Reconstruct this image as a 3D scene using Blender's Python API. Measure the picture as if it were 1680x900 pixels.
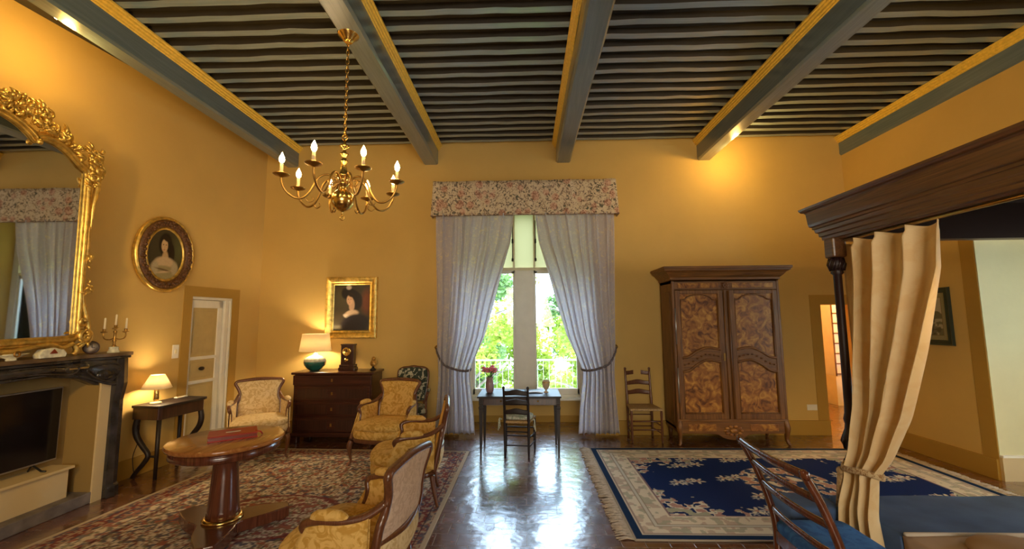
import bpy, bmesh, math, random
import numpy as np
from mathutils import Vector, Matrix, Euler
for o in list(bpy.data.objects): bpy.data.objects.remove(o)
SC = bpy.context.scene
COL = SC.collection
random.seed(7)
PI = math.pi

# ------------------------------------------------------------------ camera
cd = bpy.data.cameras.new('camera'); cam = bpy.data.objects.new('camera', cd); COL.objects.link(cam)
cd.sensor_width = 36; cd.lens = 700 / 1680 * 36; cd.clip_start = 0.05; cd.clip_end = 200
CAM_YAW, CAM_PITCH, CAM_ROLL = 1.748, 6.047, 0.4
def camera_matrix():
    y, p, r = (math.radians(a) for a in (CAM_YAW, CAM_PITCH, CAM_ROLL))
    F = Vector((-math.sin(y) * math.cos(p), math.cos(y) * math.cos(p), math.sin(p)))
    R = Vector((math.cos(y), math.sin(y), 0)); U = R.cross(F)
    R2 = R * math.cos(r) - U * math.sin(r); U2 = U * math.cos(r) + R * math.sin(r)
    m = Matrix((R2, U2, -F)).transposed().to_4x4(); m.translation = (0, 0, 1.65); return m
cam.matrix_world = camera_matrix()
SC.camera = cam

# ------------------------------------------------------------------ exposure, sky, daylight
SC.view_settings.view_transform = 'Standard'; SC.view_settings.look = 'None'
SC.view_settings.exposure = 0.12; SC.view_settings.gamma = 1.0; SC.view_settings.use_curve_mapping = False
W = bpy.data.worlds.new('sky'); SC.world = W; W.use_nodes = True
bg = W.node_tree.nodes['Background']; bg.inputs[0].default_value = (0.53, 0.75, 1.0, 1); bg.inputs[1].default_value = 15.0
def light(name, kind, loc, energy, color, size=None, target=None, sizey=None, spot=None, blend=.6):
    l = bpy.data.lights.new(name, kind); l.energy = energy; l.color = color
    if kind == 'AREA':
        l.size = size
        if sizey: l.shape = 'RECTANGLE'; l.size_y = sizey
    elif kind == 'SUN': l.angle = size
    elif size is not None: l.shadow_soft_size = size
    if kind == 'SPOT': l.spot_size = math.radians(spot); l.spot_blend = blend
    o = bpy.data.objects.new(name, l); COL.objects.link(o); o.location = loc
    if target is not None: o.rotation_euler = (Vector(target) - Vector(loc)).to_track_quat('-Z', 'Y').to_euler()
    return o
WARM = (1.0, 0.60, 0.15); WARM2 = (1.0, 0.74, 0.42); DAY = (0.80, 0.90, 1.0)
light('sun', 'SUN', (0, -5, 30), 1.6, (1, .95, .85), math.radians(2), target=(-1.5, 11, 0))
pt = light('window_portal', 'AREA', (0, 7.40, 1.9), 1, (1, 1, 1), 1.9, target=(0, 0, 1.9), sizey=3.1); pt.data.cycles.is_portal = True
light('side_window_daylight', 'AREA', (6.28, 2.8, 1.6), 32, (1.0, 0.94, 0.62), 1.9, target=(4.0, 3.3, 1.75), sizey=1.8)
light('rear_fill_light', 'AREA', (0.6, -4.3, 1.9), 230, (1.0, 0.90, 0.74), 2.8, target=(0.4, 5, -1.5), sizey=2.4)  # added unseen fill from behind the camera; the rear wall has no window
# the little spots on the beam tops that wash the walls, then added unseen fill lights
light('uplight_left', 'POINT', (-3.72 - .12, 3.25, 3.98), 17, WARM, .04)
light('uplight_right', 'POINT', (2.98, 5.85, 3.98), 22, WARM, .05)
light('unseen_fill_left', 'SPOT', (-2.4, 0.6, 2.4), 175, WARM, .08, target=(-4.4, 3.4, 3.0), spot=110)  # added spot out of view, brightens the left wall
light('unseen_fill_right', 'SPOT', (2.4, 0.2, 2.4), 240, WARM, .08, target=(4.8, 4.2, 2.9), spot=110)  # added spot out of view, lifts the right wall and its lower part
light('fill_behind_middle', 'POINT', (0.4, -1.6, 2.1), 75, WARM2, .15)  # added fill behind the camera for the bed curtain and chair backs

# ------------------------------------------------------------------ materials
def newmat(name):
    m = bpy.data.materials.new(name); m.use_nodes = True
    nt = m.node_tree; b = nt.nodes['Principled BSDF']; return m, nt, b
def N(nt, t, **kw):
    n = nt.nodes.new(t)
    for k, v in kw.items():
        if k.startswith('_'): setattr(n, k[1:], v)
        else: n.inputs[k.replace('0_', '')].default_value = v
    return n
def ramp(nt, fac, stops):
    r = nt.nodes.new('ShaderNodeValToRGB'); e = r.color_ramp.elements
    while len(e) < len(stops): e.new(.5)
    for el, (p, c) in zip(e, stops): el.position = p; el.color = (*c, 1)
    nt.links.new(fac, r.inputs[0]); return r.outputs[0]
def coords(nt, scale=(1, 1, 1), rot=(0, 0, 0), which='Object'):
    tc = nt.nodes.new('ShaderNodeTexCoord'); mp = nt.nodes.new('ShaderNodeMapping')
    mp.inputs['Scale'].default_value = scale; mp.inputs['Rotation'].default_value = rot
    nt.links.new(tc.outputs[which], mp.inputs[0]); return mp.outputs[0]
def bump(nt, b, h, strength=.3, dist=.01):
    bp = nt.nodes.new('ShaderNodeBump'); bp.inputs['Strength'].default_value = strength; bp.inputs['Distance'].default_value = dist
    nt.links.new(h, bp.inputs['Height']); nt.links.new(bp.outputs[0], b.inputs['Normal'])
def simple(name, c, rough=.5, metal=0, var=.12, scale=8, bmp=0, spec=.5, emis=None, es=0, coat=0, stretch=(1, 1, 1), trans=0):
    m, nt, b = newmat(name)
    co = coords(nt, stretch)
    n = N(nt, 'ShaderNodeTexNoise'); n.inputs['Scale'].default_value = scale; n.inputs['Detail'].default_value = 5
    nt.links.new(co, n.inputs['Vector'])
    lo = tuple(max(0, x * (1 - var)) for x in c); hi = tuple(min(1, x * (1 + var)) for x in c)
    nt.links.new(ramp(nt, n.outputs[0], [(.3, lo), (.7, hi)]), b.inputs['Base Color'])
    b.inputs['Roughness'].default_value = rough; b.inputs['Metallic'].default_value = metal
    b.inputs['Specular IOR Level'].default_value = spec; b.inputs['Coat Weight'].default_value = coat
    if bmp: bump(nt, b, n.outputs[0], bmp)
    if emis: b.inputs['Emission Color'].default_value = (*emis, 1); b.inputs['Emission Strength'].default_value = es
    if trans: b.inputs['Transmission Weight'].default_value = trans
    return m
def wood(name, dark, lightc, rough=.35, stretch=(1, 1, 12), scale=3, coat=.3, dist=2.5):
    m, nt, b = newmat(name)
    co = coords(nt, tuple(1.0 / s * 4 if s > 1 else 8 for s in stretch))
    n = N(nt, 'ShaderNodeTexNoise'); n.inputs['Scale'].default_value = scale; n.inputs['Detail'].default_value = 7; n.inputs['Distortion'].default_value = dist
    nt.links.new(co, n.inputs['Vector'])
    nt.links.new(ramp(nt, n.outputs[0], [(.3, dark), (.55, tuple((a + c) / 2 for a, c in zip(dark, lightc))), (.72, lightc)]), b.inputs['Base Color'])
    b.inputs['Roughness'].default_value = rough; b.inputs['Coat Weight'].default_value = coat; b.inputs['Coat Roughness'].default_value = .2
    bump(nt, b, n.outputs[0], .12, .004); return m
def damask(name, a, c, scale=14, rough=.75, sheen=.5, th=(.42, .55), transl=0, third=None, fine=0):
    m, nt, b = newmat(name)
    co = coords(nt)
    n = N(nt, 'ShaderNodeTexNoise'); n.inputs['Scale'].default_value = scale; n.inputs['Detail'].default_value = 3; n.inputs['Distortion'].default_value = 1.8
    nt.links.new(co, n.inputs['Vector'])
    col = ramp(nt, n.outputs[0], [(th[0], a), (th[1], c)] + ([(min(.99, th[1] + .08), third)] if third else []))
    nt.links.new(col, b.inputs['Base Color']); b.inputs['Roughness'].default_value = rough
    b.inputs['Sheen Weight'].default_value = sheen; b.inputs['Sheen Tint'].default_value = (*c, 1); b.inputs['Specular IOR Level'].default_value = .2
    w = N(nt, 'ShaderNodeTexNoise'); w.inputs['Scale'].default_value = 160; nt.links.new(co, w.inputs['Vector'])
    bump(nt, b, w.outputs[0], .25, .003)
    if transl:
        t = nt.nodes.new('ShaderNodeBsdfTranslucent'); nt.links.new(col, t.inputs[0]); mx = nt.nodes.new('ShaderNodeMixShader'); mx.inputs[0].default_value = transl
        out = nt.nodes['Material Output']; nt.links.new(b.outputs[0], mx.inputs[1]); nt.links.new(t.outputs[0], mx.inputs[2]); nt.links.new(mx.outputs[0], out.inputs[0])
    return m
def vcol(name, rough=.9, sheen=0, nbump=.3, nscale=300, spec=.2):
    m, nt, b = newmat(name)
    a = nt.nodes.new('ShaderNodeVertexColor'); a.layer_name = 'pattern'
    n = N(nt, 'ShaderNodeTexNoise'); n.inputs['Scale'].default_value = nscale; nt.links.new(coords(nt), n.inputs['Vector'])
    mx = nt.nodes.new('ShaderNodeMix'); mx.data_type = 'RGBA'; mx.blend_type = 'MULTIPLY'; mx.inputs[0].default_value = .35
    nt.links.new(a.outputs[0], mx.inputs[6]); nt.links.new(ramp(nt, n.outputs[0], [(.3, (.6, .6, .6)), (.7, (1, 1, 1))]), mx.inputs[7]); nt.links.new(mx.outputs[2], b.inputs['Base Color'])
    b.inputs['Roughness'].default_value = rough; b.inputs['Sheen Weight'].default_value = sheen; b.inputs['Specular IOR Level'].default_value = spec
    bump(nt, b, n.outputs[0], nbump, .004); return m

X = {}
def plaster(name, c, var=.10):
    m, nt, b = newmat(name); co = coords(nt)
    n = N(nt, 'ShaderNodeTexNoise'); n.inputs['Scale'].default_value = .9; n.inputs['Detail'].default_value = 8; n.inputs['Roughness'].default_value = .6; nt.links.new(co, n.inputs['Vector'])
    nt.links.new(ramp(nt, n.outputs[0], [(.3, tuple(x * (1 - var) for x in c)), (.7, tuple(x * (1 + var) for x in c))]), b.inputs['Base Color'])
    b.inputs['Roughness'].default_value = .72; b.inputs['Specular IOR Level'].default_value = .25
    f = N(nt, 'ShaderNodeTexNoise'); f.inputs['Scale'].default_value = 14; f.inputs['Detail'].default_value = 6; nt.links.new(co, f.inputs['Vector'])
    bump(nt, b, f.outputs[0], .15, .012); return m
X['wall'] = plaster('ochre_plaster', (.61, .412, .13), .07)
X['band'] = plaster('dark_ochre_band', (.42, .25, .05))
X['cream_wall'] = plaster('pale_plaster', (.64, .61, .38))
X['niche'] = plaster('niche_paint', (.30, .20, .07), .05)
X['strip'] = plaster('pale_strip', (.62, .50, .30), .04)
def tiles():
    m, nt, b = newmat('glazed_terracotta_tiles'); co = coords(nt)
    nz = N(nt, 'ShaderNodeTexNoise'); nz.inputs['Scale'].default_value = 5; nz.inputs['Detail'].default_value = 3; nt.links.new(co, nz.inputs['Vector'])
    add = nt.nodes.new('ShaderNodeVectorMath'); add.operation = 'MULTIPLY_ADD'; add.inputs[1].default_value = (.012, .012, 0); nt.links.new(nz.outputs['Color'], add.inputs[0]); nt.links.new(co, add.inputs[2])
    br = nt.nodes.new('ShaderNodeTexBrick'); br.offset = .5
    br.inputs['Scale'].default_value = 1; br.inputs['Brick Width'].default_value = .175; br.inputs['Row Height'].default_value = .175
    br.inputs['Mortar Size'].default_value = .0035; br.inputs['Mortar Smooth'].default_value = .3; br.inputs['Bias'].default_value = 0
    br.inputs['Color1'].default_value = (.10, .030, .016, 1); br.inputs['Color2'].default_value = (.19, .066, .034, 1); br.inputs['Mortar'].default_value = (.24, .19, .14, 1)
    nt.links.new(add.outputs[0], br.inputs['Vector'])
    n = N(nt, 'ShaderNodeTexNoise'); n.inputs['Scale'].default_value = 9; n.inputs['Detail'].default_value = 6; nt.links.new(co, n.inputs['Vector'])
    mx = nt.nodes.new('ShaderNodeMix'); mx.data_type = 'RGBA'; mx.blend_type = 'MULTIPLY'; mx.inputs[0].default_value = .6
    nt.links.new(br.outputs['Color'], mx.inputs[6]); nt.links.new(ramp(nt, n.outputs[0], [(.3, (.55, .5, .5)), (.7, (1, 1, 1))]), mx.inputs[7]); nt.links.new(mx.outputs[2], b.inputs['Base Color'])
    nt.links.new(ramp(nt, n.outputs[0], [(.3, (.16,) * 3), (.75, (.34,) * 3)]), b.inputs['Roughness'])
    b.inputs['Coat Weight'].default_value = 1.0; b.inputs['Coat Roughness'].default_value = .20; b.inputs['Coat IOR'].default_value = 1.85
    w = N(nt, 'ShaderNodeTexNoise'); w.inputs['Scale'].default_value = 7; w.inputs['Detail'].default_value = 2; nt.links.new(co, w.inputs['Vector'])
    ma = nt.nodes.new('ShaderNodeMath'); ma.operation = 'MULTIPLY_ADD'; ma.inputs[1].default_value = -.9; nt.links.new(br.outputs['Fac'], ma.inputs[0]); nt.links.new(w.outputs[0], ma.inputs[2])
    bp = nt.nodes.new('ShaderNodeBump'); bp.inputs['Strength'].default_value = .5; bp.inputs['Distance'].default_value = .01
    nt.links.new(ma.outputs[0], bp.inputs['Height']); nt.links.new(bp.outputs[0], b.inputs['Normal']); nt.links.new(bp.outputs[0], b.inputs['Coat Normal'])
    return m
X['tiles'] = tiles()
X['beam'] = wood('blue_grey_beam_paint', (.10, .145, .18), (.16, .21, .25), .28, (1, 10, 1), 2, .8)
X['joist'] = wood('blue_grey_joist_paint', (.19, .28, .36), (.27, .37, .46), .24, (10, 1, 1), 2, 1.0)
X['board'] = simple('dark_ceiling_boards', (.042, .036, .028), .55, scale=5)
X['gilt_paint'] = simple('yellow_gilt_paint', (.88, .60, .10), .4, .0, .12, 30, .1)
X['gold'] = simple('burnished_gold_leaf', (.78, .52, .14), .33, .85, .35, 22, .35)
X['gold_old'] = simple('old_gold_frame', (.50, .27, .06), .42, .6, .4, 16, .4)
X['tort'] = simple('dark_carved_frame', (.11, .045, .015), .4, 0, .7, 60, .8)
X['brass'] = simple('polished_brass', (.80, .54, .16), .22, 1, .1, 10)
X['brass_dk'] = simple('dark_brass', (.42, .25, .07), .32, .95, .2, 20)
X['white'] = simple('white_paint', (.80, .78, .70), .45, var=.04)
X['cream'] = simple('cream_paint', (.78, .73, .50), .5, var=.05)
X['doorpanel'] = simple('ochre_door_panel', (.50, .38, .16), .5, var=.08)
X['mahog'] = wood('dark_mahogany', (.025, .006, .004), (.085, .022, .012), .28, (12, 1, 1), 3)
X['mahogv'] = wood('dark_mahogany_upright', (.022, .007, .005), (.07, .022, .013), .3, (1, 1, 12), 3)
X['bedwood'] = wood('dark_bed_wood', (.06, .023, .008), (.19, .08, .025), .38, (1, 12, 1), 3)
X['bedwood_dark'] = simple('black_brown_wood', (.018, .005, .006), .45)
X['walnut'] = wood('walnut_chair_frame', (.09, .03, .012), (.20, .075, .03), .28, (1, 1, 8), 6)
X['tabletop'] = wood('honey_mahogany_top', (.30, .10, .022), (.50, .20, .05), .16, (1, 12, 1), 2, .8)
X['tablewood'] = wood('red_mahogany', (.07, .018, .008), (.17, .05, .022), .2, (1, 1, 10), 3, .6)
X['arm'] = wood('armoire_walnut', (.085, .030, .006), (.27, .112, .022), .45, (1, 1, 10), 3, .08)
X['armh'] = wood('armoire_walnut_horizontal', (.085, .030, .006), (.28, .115, .022), .45, (10, 1, 1), 3, .08)
def burl():
    m, nt, b = newmat('burl_walnut'); co = coords(nt)
    n = N(nt, 'ShaderNodeTexNoise'); n.inputs['Scale'].default_value = 9; n.inputs['Detail'].default_value = 8; n.inputs['Distortion'].default_value = 1.5; nt.links.new(co, n.inputs['Vector'])
    nt.links.new(ramp(nt, n.outputs[0], [(.33, (.09, .024, .004)), (.5, (.29, .11, .018)), (.70, (.52, .26, .045))]), b.inputs['Base Color'])
    b.inputs['Roughness'].default_value = .42; b.inputs['Coat Weight'].default_value = .1; return m
X['burl'] = burl()
X['ebony'] = wood('black_stained_wood', (.008, .004, .004), (.022, .011, .009), .5, (1, 1, 10), 3, 0)
X['stone'] = simple('dark_mantel_stone', (.03, .028, .032), .22, 0, .6, 7, .15, coat=.4)
X['hearth'] = simple('grey_hearth_stone', (.16, .14, .14), .6, 0, .3, 9, .3)
X['velvet'] = damask('gold_damask', (.55, .30, .055), (.74, .47, .14), 16)
X['velvet_pale'] = damask('faded_gold_damask', (.60, .42, .20), (.78, .62, .36), 18)
X['backcloth'] = damask('beige_damask', (.55, .40, .30), (.68, .53, .42), 24)
X['toile'] = damask('green_and_cream_toile', (.035, .05, .04), (.50, .48, .36), 13, th=(.50, .58))
X['bluefab'] = simple('blue_coverlet_cloth', (.055, .105, .23), .8, var=.25, scale=4, bmp=.3)
X['bluevelvet'] = damask('blue_seat_velvet', (.02, .08, .24), (.04, .14, .36), 10)
X['curt'] = damask('lavender_grey_curtain', (.80, .78, .83), (.86, .84, .88), 16, transl=.6, th=(.52, .58), third=(.95, .90, .78), sheen=.1)
def chintz():
    m, nt, b = newmat('rose_chintz'); co = coords(nt)
    v = N(nt, 'ShaderNodeTexVoronoi'); v.inputs['Scale'].default_value = 6.5; nt.links.new(co, v.inputs['Vector'])
    n = N(nt, 'ShaderNodeTexNoise'); n.inputs['Scale'].default_value = 22; n.inputs['Detail'].default_value = 4; n.inputs['Distortion'].default_value = 1.5; nt.links.new(co, n.inputs['Vector'])
    base = ramp(nt, n.outputs[0], [(.37, (.13, .14, .10)), (.43, (.42, .28, .20)), (.49, (.76, .64, .46)), (.62, (.82, .71, .52))])
    rose = ramp(nt, n.outputs[0], [(.40, (.36, .17, .11)), (.52, (.72, .45, .32)), (.65, (.80, .60, .44))])
    f = ramp(nt, v.outputs['Distance'], [(.30, (1, 1, 1)), (.42, (0, 0, 0))])
    mx = nt.nodes.new('ShaderNodeMix'); mx.data_type = 'RGBA'; nt.links.new(f, mx.inputs[0]); nt.links.new(base, mx.inputs[6]); nt.links.new(rose, mx.inputs[7])
    nt.links.new(mx.outputs[2], b.inputs['Base Color']); b.inputs['Roughness'].default_value = .8
    t = nt.nodes.new('ShaderNodeBsdfTranslucent'); nt.links.new(mx.outputs[2], t.inputs[0]); ms = nt.nodes.new('ShaderNodeMixShader'); ms.inputs[0].default_value = .25
    nt.links.new(b.outputs[0], ms.inputs[1]); nt.links.new(t.outputs[0], ms.inputs[2]); nt.links.new(ms.outputs[0], nt.nodes['Material Output'].inputs[0]); return m
X['chintz'] = chintz()
X['tan'] = damask('sand_curtain_cloth', (.90, .68, .36), (.94, .75, .44), 5, sheen=.2, transl=.2)
X['beige'] = simple('beige_bed_cover', (.40, .26, .15), .85, var=.1, scale=6, bmp=.2)
X['sheet'] = simple('ivory_sheet', (.62, .55, .45), .85, var=.05)
X['rush'] = simple('woven_rush', (.42, .27, .12), .75, var=.35, scale=60, bmp=.5)
X['cushion'] = damask('green_and_white_cushion', (.35, .42, .30), (.70, .70, .60), 20)
X['glass'] = None
m, nt, b = newmat('window_glass'); tr = nt.nodes.new('ShaderNodeBsdfTransparent'); gl = nt.nodes.new('ShaderNodeBsdfGlossy'); gl.inputs['Roughness'].default_value = .02
lw = nt.nodes.new('ShaderNodeFresnel'); lw.inputs[0].default_value = 1.45; mx = nt.nodes.new('ShaderNodeMixShader'); nt.links.new(lw.outputs[0], mx.inputs[0]); nt.links.new(tr.outputs[0], mx.inputs[1]); nt.links.new(gl.outputs[0], mx.inputs[2]); nt.links.new(mx.outputs[0], nt.nodes['Material Output'].inputs[0]); X['glass'] = m
m, nt, b = newmat('silvered_mirror'); b.inputs['Base Color'].default_value = (.72, .72, .70, 1); b.inputs['Metallic'].default_value = 1; b.inputs['Roughness'].default_value = .02; X['mirror'] = m
m, nt, b = newmat('tv_screen'); b.inputs['Base Color'].default_value = (.006, .005, .007, 1); b.inputs['Roughness'].default_value = .12; X['screen'] = m
X['silver'] = simple('silver_trim', (.45, .44, .44), .3, .8, .05)
X['black'] = simple('black_plastic', (.012, .012, .012), .4)
X['bulb'] = simple('lit_bulb', (1, .8, .5), .4, emis=(1, .70, .32), es=60)
X['sleeve'] = simple('candle_sleeve', (.85, .72, .45), .5, var=.05)
X['candle'] = simple('ivory_candle', (.80, .72, .55), .5, var=.03)
def shade(name, c, es):
    m, nt, b = newmat(name); t = nt.nodes.new('ShaderNodeBsdfTranslucent'); t.inputs[0].default_value = (*c, 1); b.inputs['Base Color'].default_value = (*c, 1); b.inputs['Roughness'].default_value = .9
    n = N(nt, 'ShaderNodeTexNoise'); n.inputs['Scale'].default_value = 120; nt.links.new(coords(nt), n.inputs['Vector']); bump(nt, b, n.outputs[0], .2, .002)
    mx = nt.nodes.new('ShaderNodeMixShader'); mx.inputs[0].default_value = .6; nt.links.new(b.outputs[0], mx.inputs[1]); nt.links.new(t.outputs[0], mx.inputs[2]); nt.links.new(mx.outputs[0], nt.nodes['Material Output'].inputs[0]); return m
X['shade'] = shade('cream_lamp_shade', (.92, .82, .62), 0)
X['teal'] = simple('teal_glaze', (.015, .10, .085), .15, 0, .6, 12, coat=.8)
X['tealwhite'] = simple('white_glaze', (.65, .66, .55), .2, 0, .3, 25, coat=.8)
X['red'] = simple('red_leather', (.42, .022, .012), .35, var=.1)
X['redbrown'] = simple('red_brown_wood', (.20, .03, .012), .35)
X['paper'] = simple('white_paper', (.75, .78, .80), .7, var=.02)
X['bluepaper'] = simple('light_blue_paper', (.45, .65, .80), .6, var=.05)
X['leaf'] = None
def leafm(name, a, c, s=.9):
    m, nt, b = newmat(name); n = N(nt, 'ShaderNodeTexNoise'); n.inputs['Scale'].default_value = s; n.inputs['Detail'].default_value = 4; nt.links.new(coords(nt), n.inputs['Vector'])
    col = ramp(nt, n.outputs[0], [(.35, a), (.65, c)]); nt.links.new(col, b.inputs['Base Color']); b.inputs['Roughness'].default_value = .5
    t = nt.nodes.new('ShaderNodeBsdfTranslucent'); nt.links.new(col, t.inputs[0]); mx = nt.nodes.new('ShaderNodeMixShader'); mx.inputs[0].default_value = .4
    nt.links.new(b.outputs[0], mx.inputs[1]); nt.links.new(t.outputs[0], mx.inputs[2]); nt.links.new(mx.outputs[0], nt.nodes['Material Output'].inputs[0]); return m
X['leaf'] = leafm('yellow_green_leaves', (.17, .26, .015), (.50, .55, .08))
X['leaf2'] = leafm('mid_green_leaves', (.06, .14, .03), (.22, .34, .10))
X['bark'] = simple('bark', (.16, .12, .09), .9, scale=20, bmp=.5)
X['grass'] = simple('grass', (.14, .25, .05), .9, scale=3, var=.4)
X['pink'] = simple('pink_petals', (.75, .20, .30), .6, var=.35, scale=30)
X['stem'] = simple('green_stems', (.08, .20, .04), .6)
X['vase'] = simple('glazed_vase', (.32, .20, .22), .3, coat=.5)
X['rugv'] = vcol('woven_rug_pile', .95, 0, spec=.08)
X['blind'] = shade('cream_window_blind', (.24, .19, .085), 0)
X['paint'] = vcol('oil_painting', .4, 0, .08, 90, .4)
X['fringe'] = simple('cream_fringe', (.55, .45, .34), .9, var=.2, scale=40)
X['clay'] = simple('clay_face', (.55, .42, .28), .6)

# ------------------------------------------------------------------ mesh builder
class MB:
    def __init__(s): s.v = []; s.f = []; s.sm = []; s.T = None; s.col = None
    def add(s, vs, fs, smooth=False):
        o = len(s.v)
        if s.T is not None: vs = [tuple(s.T @ Vector(p)) for p in vs]
        s.v += [tuple(p) for p in vs]; s.f += [tuple(i + o for i in f) for f in fs]; s.sm += [smooth] * len(fs); return s
    def box(s, x0, x1, y0, y1, z0, z1):
        x0, x1 = min(x0, x1), max(x0, x1); y0, y1 = min(y0, y1), max(y0, y1); z0, z1 = min(z0, z1), max(z0, z1)
        return s.add([(x0, y0, z0), (x1, y0, z0), (x1, y1, z0), (x0, y1, z0), (x0, y0, z1), (x1, y0, z1), (x1, y1, z1), (x0, y1, z1)],
              [(0, 3, 2, 1), (4, 5, 6, 7), (0, 1, 5, 4), (1, 2, 6, 5), (2, 3, 7, 6), (3, 0, 4, 7)])
    def tube(s, pts, r, n=10, cap=True, flat=None, up=None, smooth=True):
        """r: radius / list; flat: (a,b) multipliers along the frame's two axes"""
        P = [Vector(p) for p in pts]; k = len(P); R = r if isinstance(r, (list, tuple)) else [r] * k
        t0 = (P[1] - P[0]).normalized(); u = Vector(up) if up else (Vector((0, 0, 1)) if abs(t0.z) < .9 else Vector((0, 1, 0)))
        vs = []; fa, fb = flat or (1, 1)
        for i in range(k):
            t = (P[min(i + 1, k - 1)] - P[max(i - 1, 0)])
            t = t.normalized() if t.length > 1e-9 else t0
            a = (u - t * u.dot(t)); a = a.normalized() if a.length > 1e-6 else t.orthogonal().normalized()
            b2 = t.cross(a)
            if not up: u = a
            for j in range(n):
                an = 2 * PI * (j + .5) / n; vs.append(P[i] + a * math.cos(an) * R[i] * fa + b2 * math.sin(an) * R[i] * fb)
        fs = [(i * n + j, i * n + (j + 1) % n, (i + 1) * n + (j + 1) % n, (i + 1) * n + j) for i in range(k - 1) for j in range(n)]
        if cap: fs += [tuple(range(n - 1, -1, -1)), tuple((k - 1) * n + j for j in range(n))]
        return s.add(vs, fs, smooth)
    def lathe(s, prof, c=(0, 0, 0), n=24, sx=1, sy=1, cap=True):
        vs = []; k = len(prof)
        for r, z in prof:
            for j in range(n):
                a = 2 * PI * j / n; vs.append((c[0] + r * sx * math.cos(a), c[1] + r * sy * math.sin(a), c[2] + z))
        fs = [(i * n + j, i * n + (j + 1) % n, (i + 1) * n + (j + 1) % n, (i + 1) * n + j) for i in range(k - 1) for j in range(n)]
        if cap: fs += [tuple(range(n - 1, -1, -1)), tuple((k - 1) * n + j for j in range(n))]
        return s.add(vs, fs, True)
    def loft(s, rings, cap=True, smooth=True):
        n = len(rings[0]); k = len(rings); vs = [p for r in rings for p in r]
        fs = [(i * n + j, i * n + (j + 1) % n, (i + 1) * n + (j + 1) % n, (i + 1) * n + j) for i in range(k - 1) for j in range(n)]
        if cap: fs += [tuple(range(n - 1, -1, -1)), tuple((k - 1) * n + j for j in range(n))]
        return s.add(vs, fs, smooth)
    def prism(s, poly, ax, a0, a1, smooth=False):
        """poly in the two remaining axes (in x,y,z order), extruded along ax"""
        def mk(p, a): return {'x': (a, p[0], p[1]), 'y': (p[0], a, p[1]), 'z': (p[0], p[1], a)}[ax]
        n = len(poly); vs = [mk(p, a0) for p in poly] + [mk(p, a1) for p in poly]
        fs = [tuple(range(n - 1, -1, -1)), tuple(range(n, 2 * n))] + [(i, (i + 1) % n, n + (i + 1) % n, n + i) for i in range(n)]
        return s.add(vs, fs, smooth)
    def grid(s, fn, nu, nv, smooth=True):
        vs = [fn(i / nu, j / nv) for j in range(nv + 1) for i in range(nu + 1)]; w = nu + 1
        return s.add(vs, [(j * w + i, j * w + i + 1, (j + 1) * w + i + 1, (j + 1) * w + i) for j in range(nv) for i in range(nu)], smooth)
    def puff(s, c, d, e=(.5, .5), n=20, m=12):
        """superellipsoid centre c, half sizes d"""
        def sg(x, p): return math.copysign(abs(x) ** p, x)
        rings = []
        for i in range(1, m):
            ph = -PI / 2 + PI * i / m
            rings.append([(c[0] + d[0] * sg(math.cos(ph), e[1]) * sg(math.cos(2 * PI * j / n), e[0]), c[1] + d[1] * sg(math.cos(ph), e[1]) * sg(math.sin(2 * PI * j / n), e[0]), c[2] + d[2] * sg(math.sin(ph), e[1])) for j in range(n)])
        return s.loft(rings)
    def build(s, name, m, parent=None, bev=0, solid=0, sub=0, loc=None, colors=None, soff=-1):
        me = bpy.data.meshes.new(name); me.from_pydata([tuple(p) for p in s.v], [], s.f); me.update()
        me.polygons.foreach_set('use_smooth', s.sm)
        if m is not None: me.materials.append(m)
        if colors is not None:
            ca = me.color_attributes.new('pattern', 'FLOAT_COLOR', 'POINT'); c4 = np.ones((len(s.v), 4), dtype=np.float32); c4[:, :3] = colors; ca.data.foreach_set('color', c4.ravel())
        bm = bmesh.new(); bm.from_mesh(me); bmesh.ops.recalc_face_normals(bm, faces=bm.faces); bm.to_mesh(me); bm.free()
        o = bpy.data.objects.new(name, me); COL.objects.link(o)
        if loc: o.location = loc
        if parent is not None: o.parent = parent
        if solid: md = o.modifiers.new('s', 'SOLIDIFY'); md.thickness = solid; md.offset = soff
        if bev: md = o.modifiers.new('b', 'BEVEL'); md.width = bev; md.segments = 2; md.limit_method = 'ANGLE'; md.angle_limit = .7
        if sub: md = o.modifiers.new('d', 'SUBSURF'); md.levels = sub; md.render_levels = sub
        return o
def thing(name, label, cat, loc=(0, 0, 0), rz=0, group=None):
    o = bpy.data.objects.new(name, None); COL.objects.link(o); o.empty_display_size = .1
    o.location = loc; o.rotation_euler = (0, 0, rz); return tag(o, label, cat, group)
def tag(o, label, cat, group=None):
    o['label'] = label; o['category'] = cat
    if group: o['group'] = group
    return o
def struct(o, label=None):
    o['kind'] = 'structure'
    if label: o['label'] = label
    return o
def kids(o): return [c for c in bpy.data.objects if c.parent == o]
def dup(root, loc, rz, label, scale=None):
    r = root.copy(); COL.objects.link(r); r.location = loc; r.rotation_euler = (0, 0, rz); r['label'] = label
    if scale: r.scale = scale
    for ch in kids(root):
        c = ch.copy(); COL.objects.link(c); c.parent = r
        for g in kids(ch):
            d = g.copy(); COL.objects.link(d); d.parent = c
    return r
def smooth_path(pts, k=6):
    """Catmull-Rom through points"""
    P = [Vector(p) for p in pts]; out = []
    for i in range(len(P) - 1):
        a = P[max(i - 1, 0)]; b = P[i]; c = P[i + 1]; d = P[min(i + 2, len(P) - 1)]
        for j in range(k):
            t = j / k; out.append(.5 * ((2 * b) + (c - a) * t + (2 * a - 5 * b + 4 * c - d) * t * t + (3 * b - a - 3 * c + d) * t ** 3))
    out.append(P[-1]); return out
def lerp_list(vals, n):
    return [float(np.interp(i / (n - 1) * (len(vals) - 1), range(len(vals)), vals)) for i in range(n)]
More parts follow.
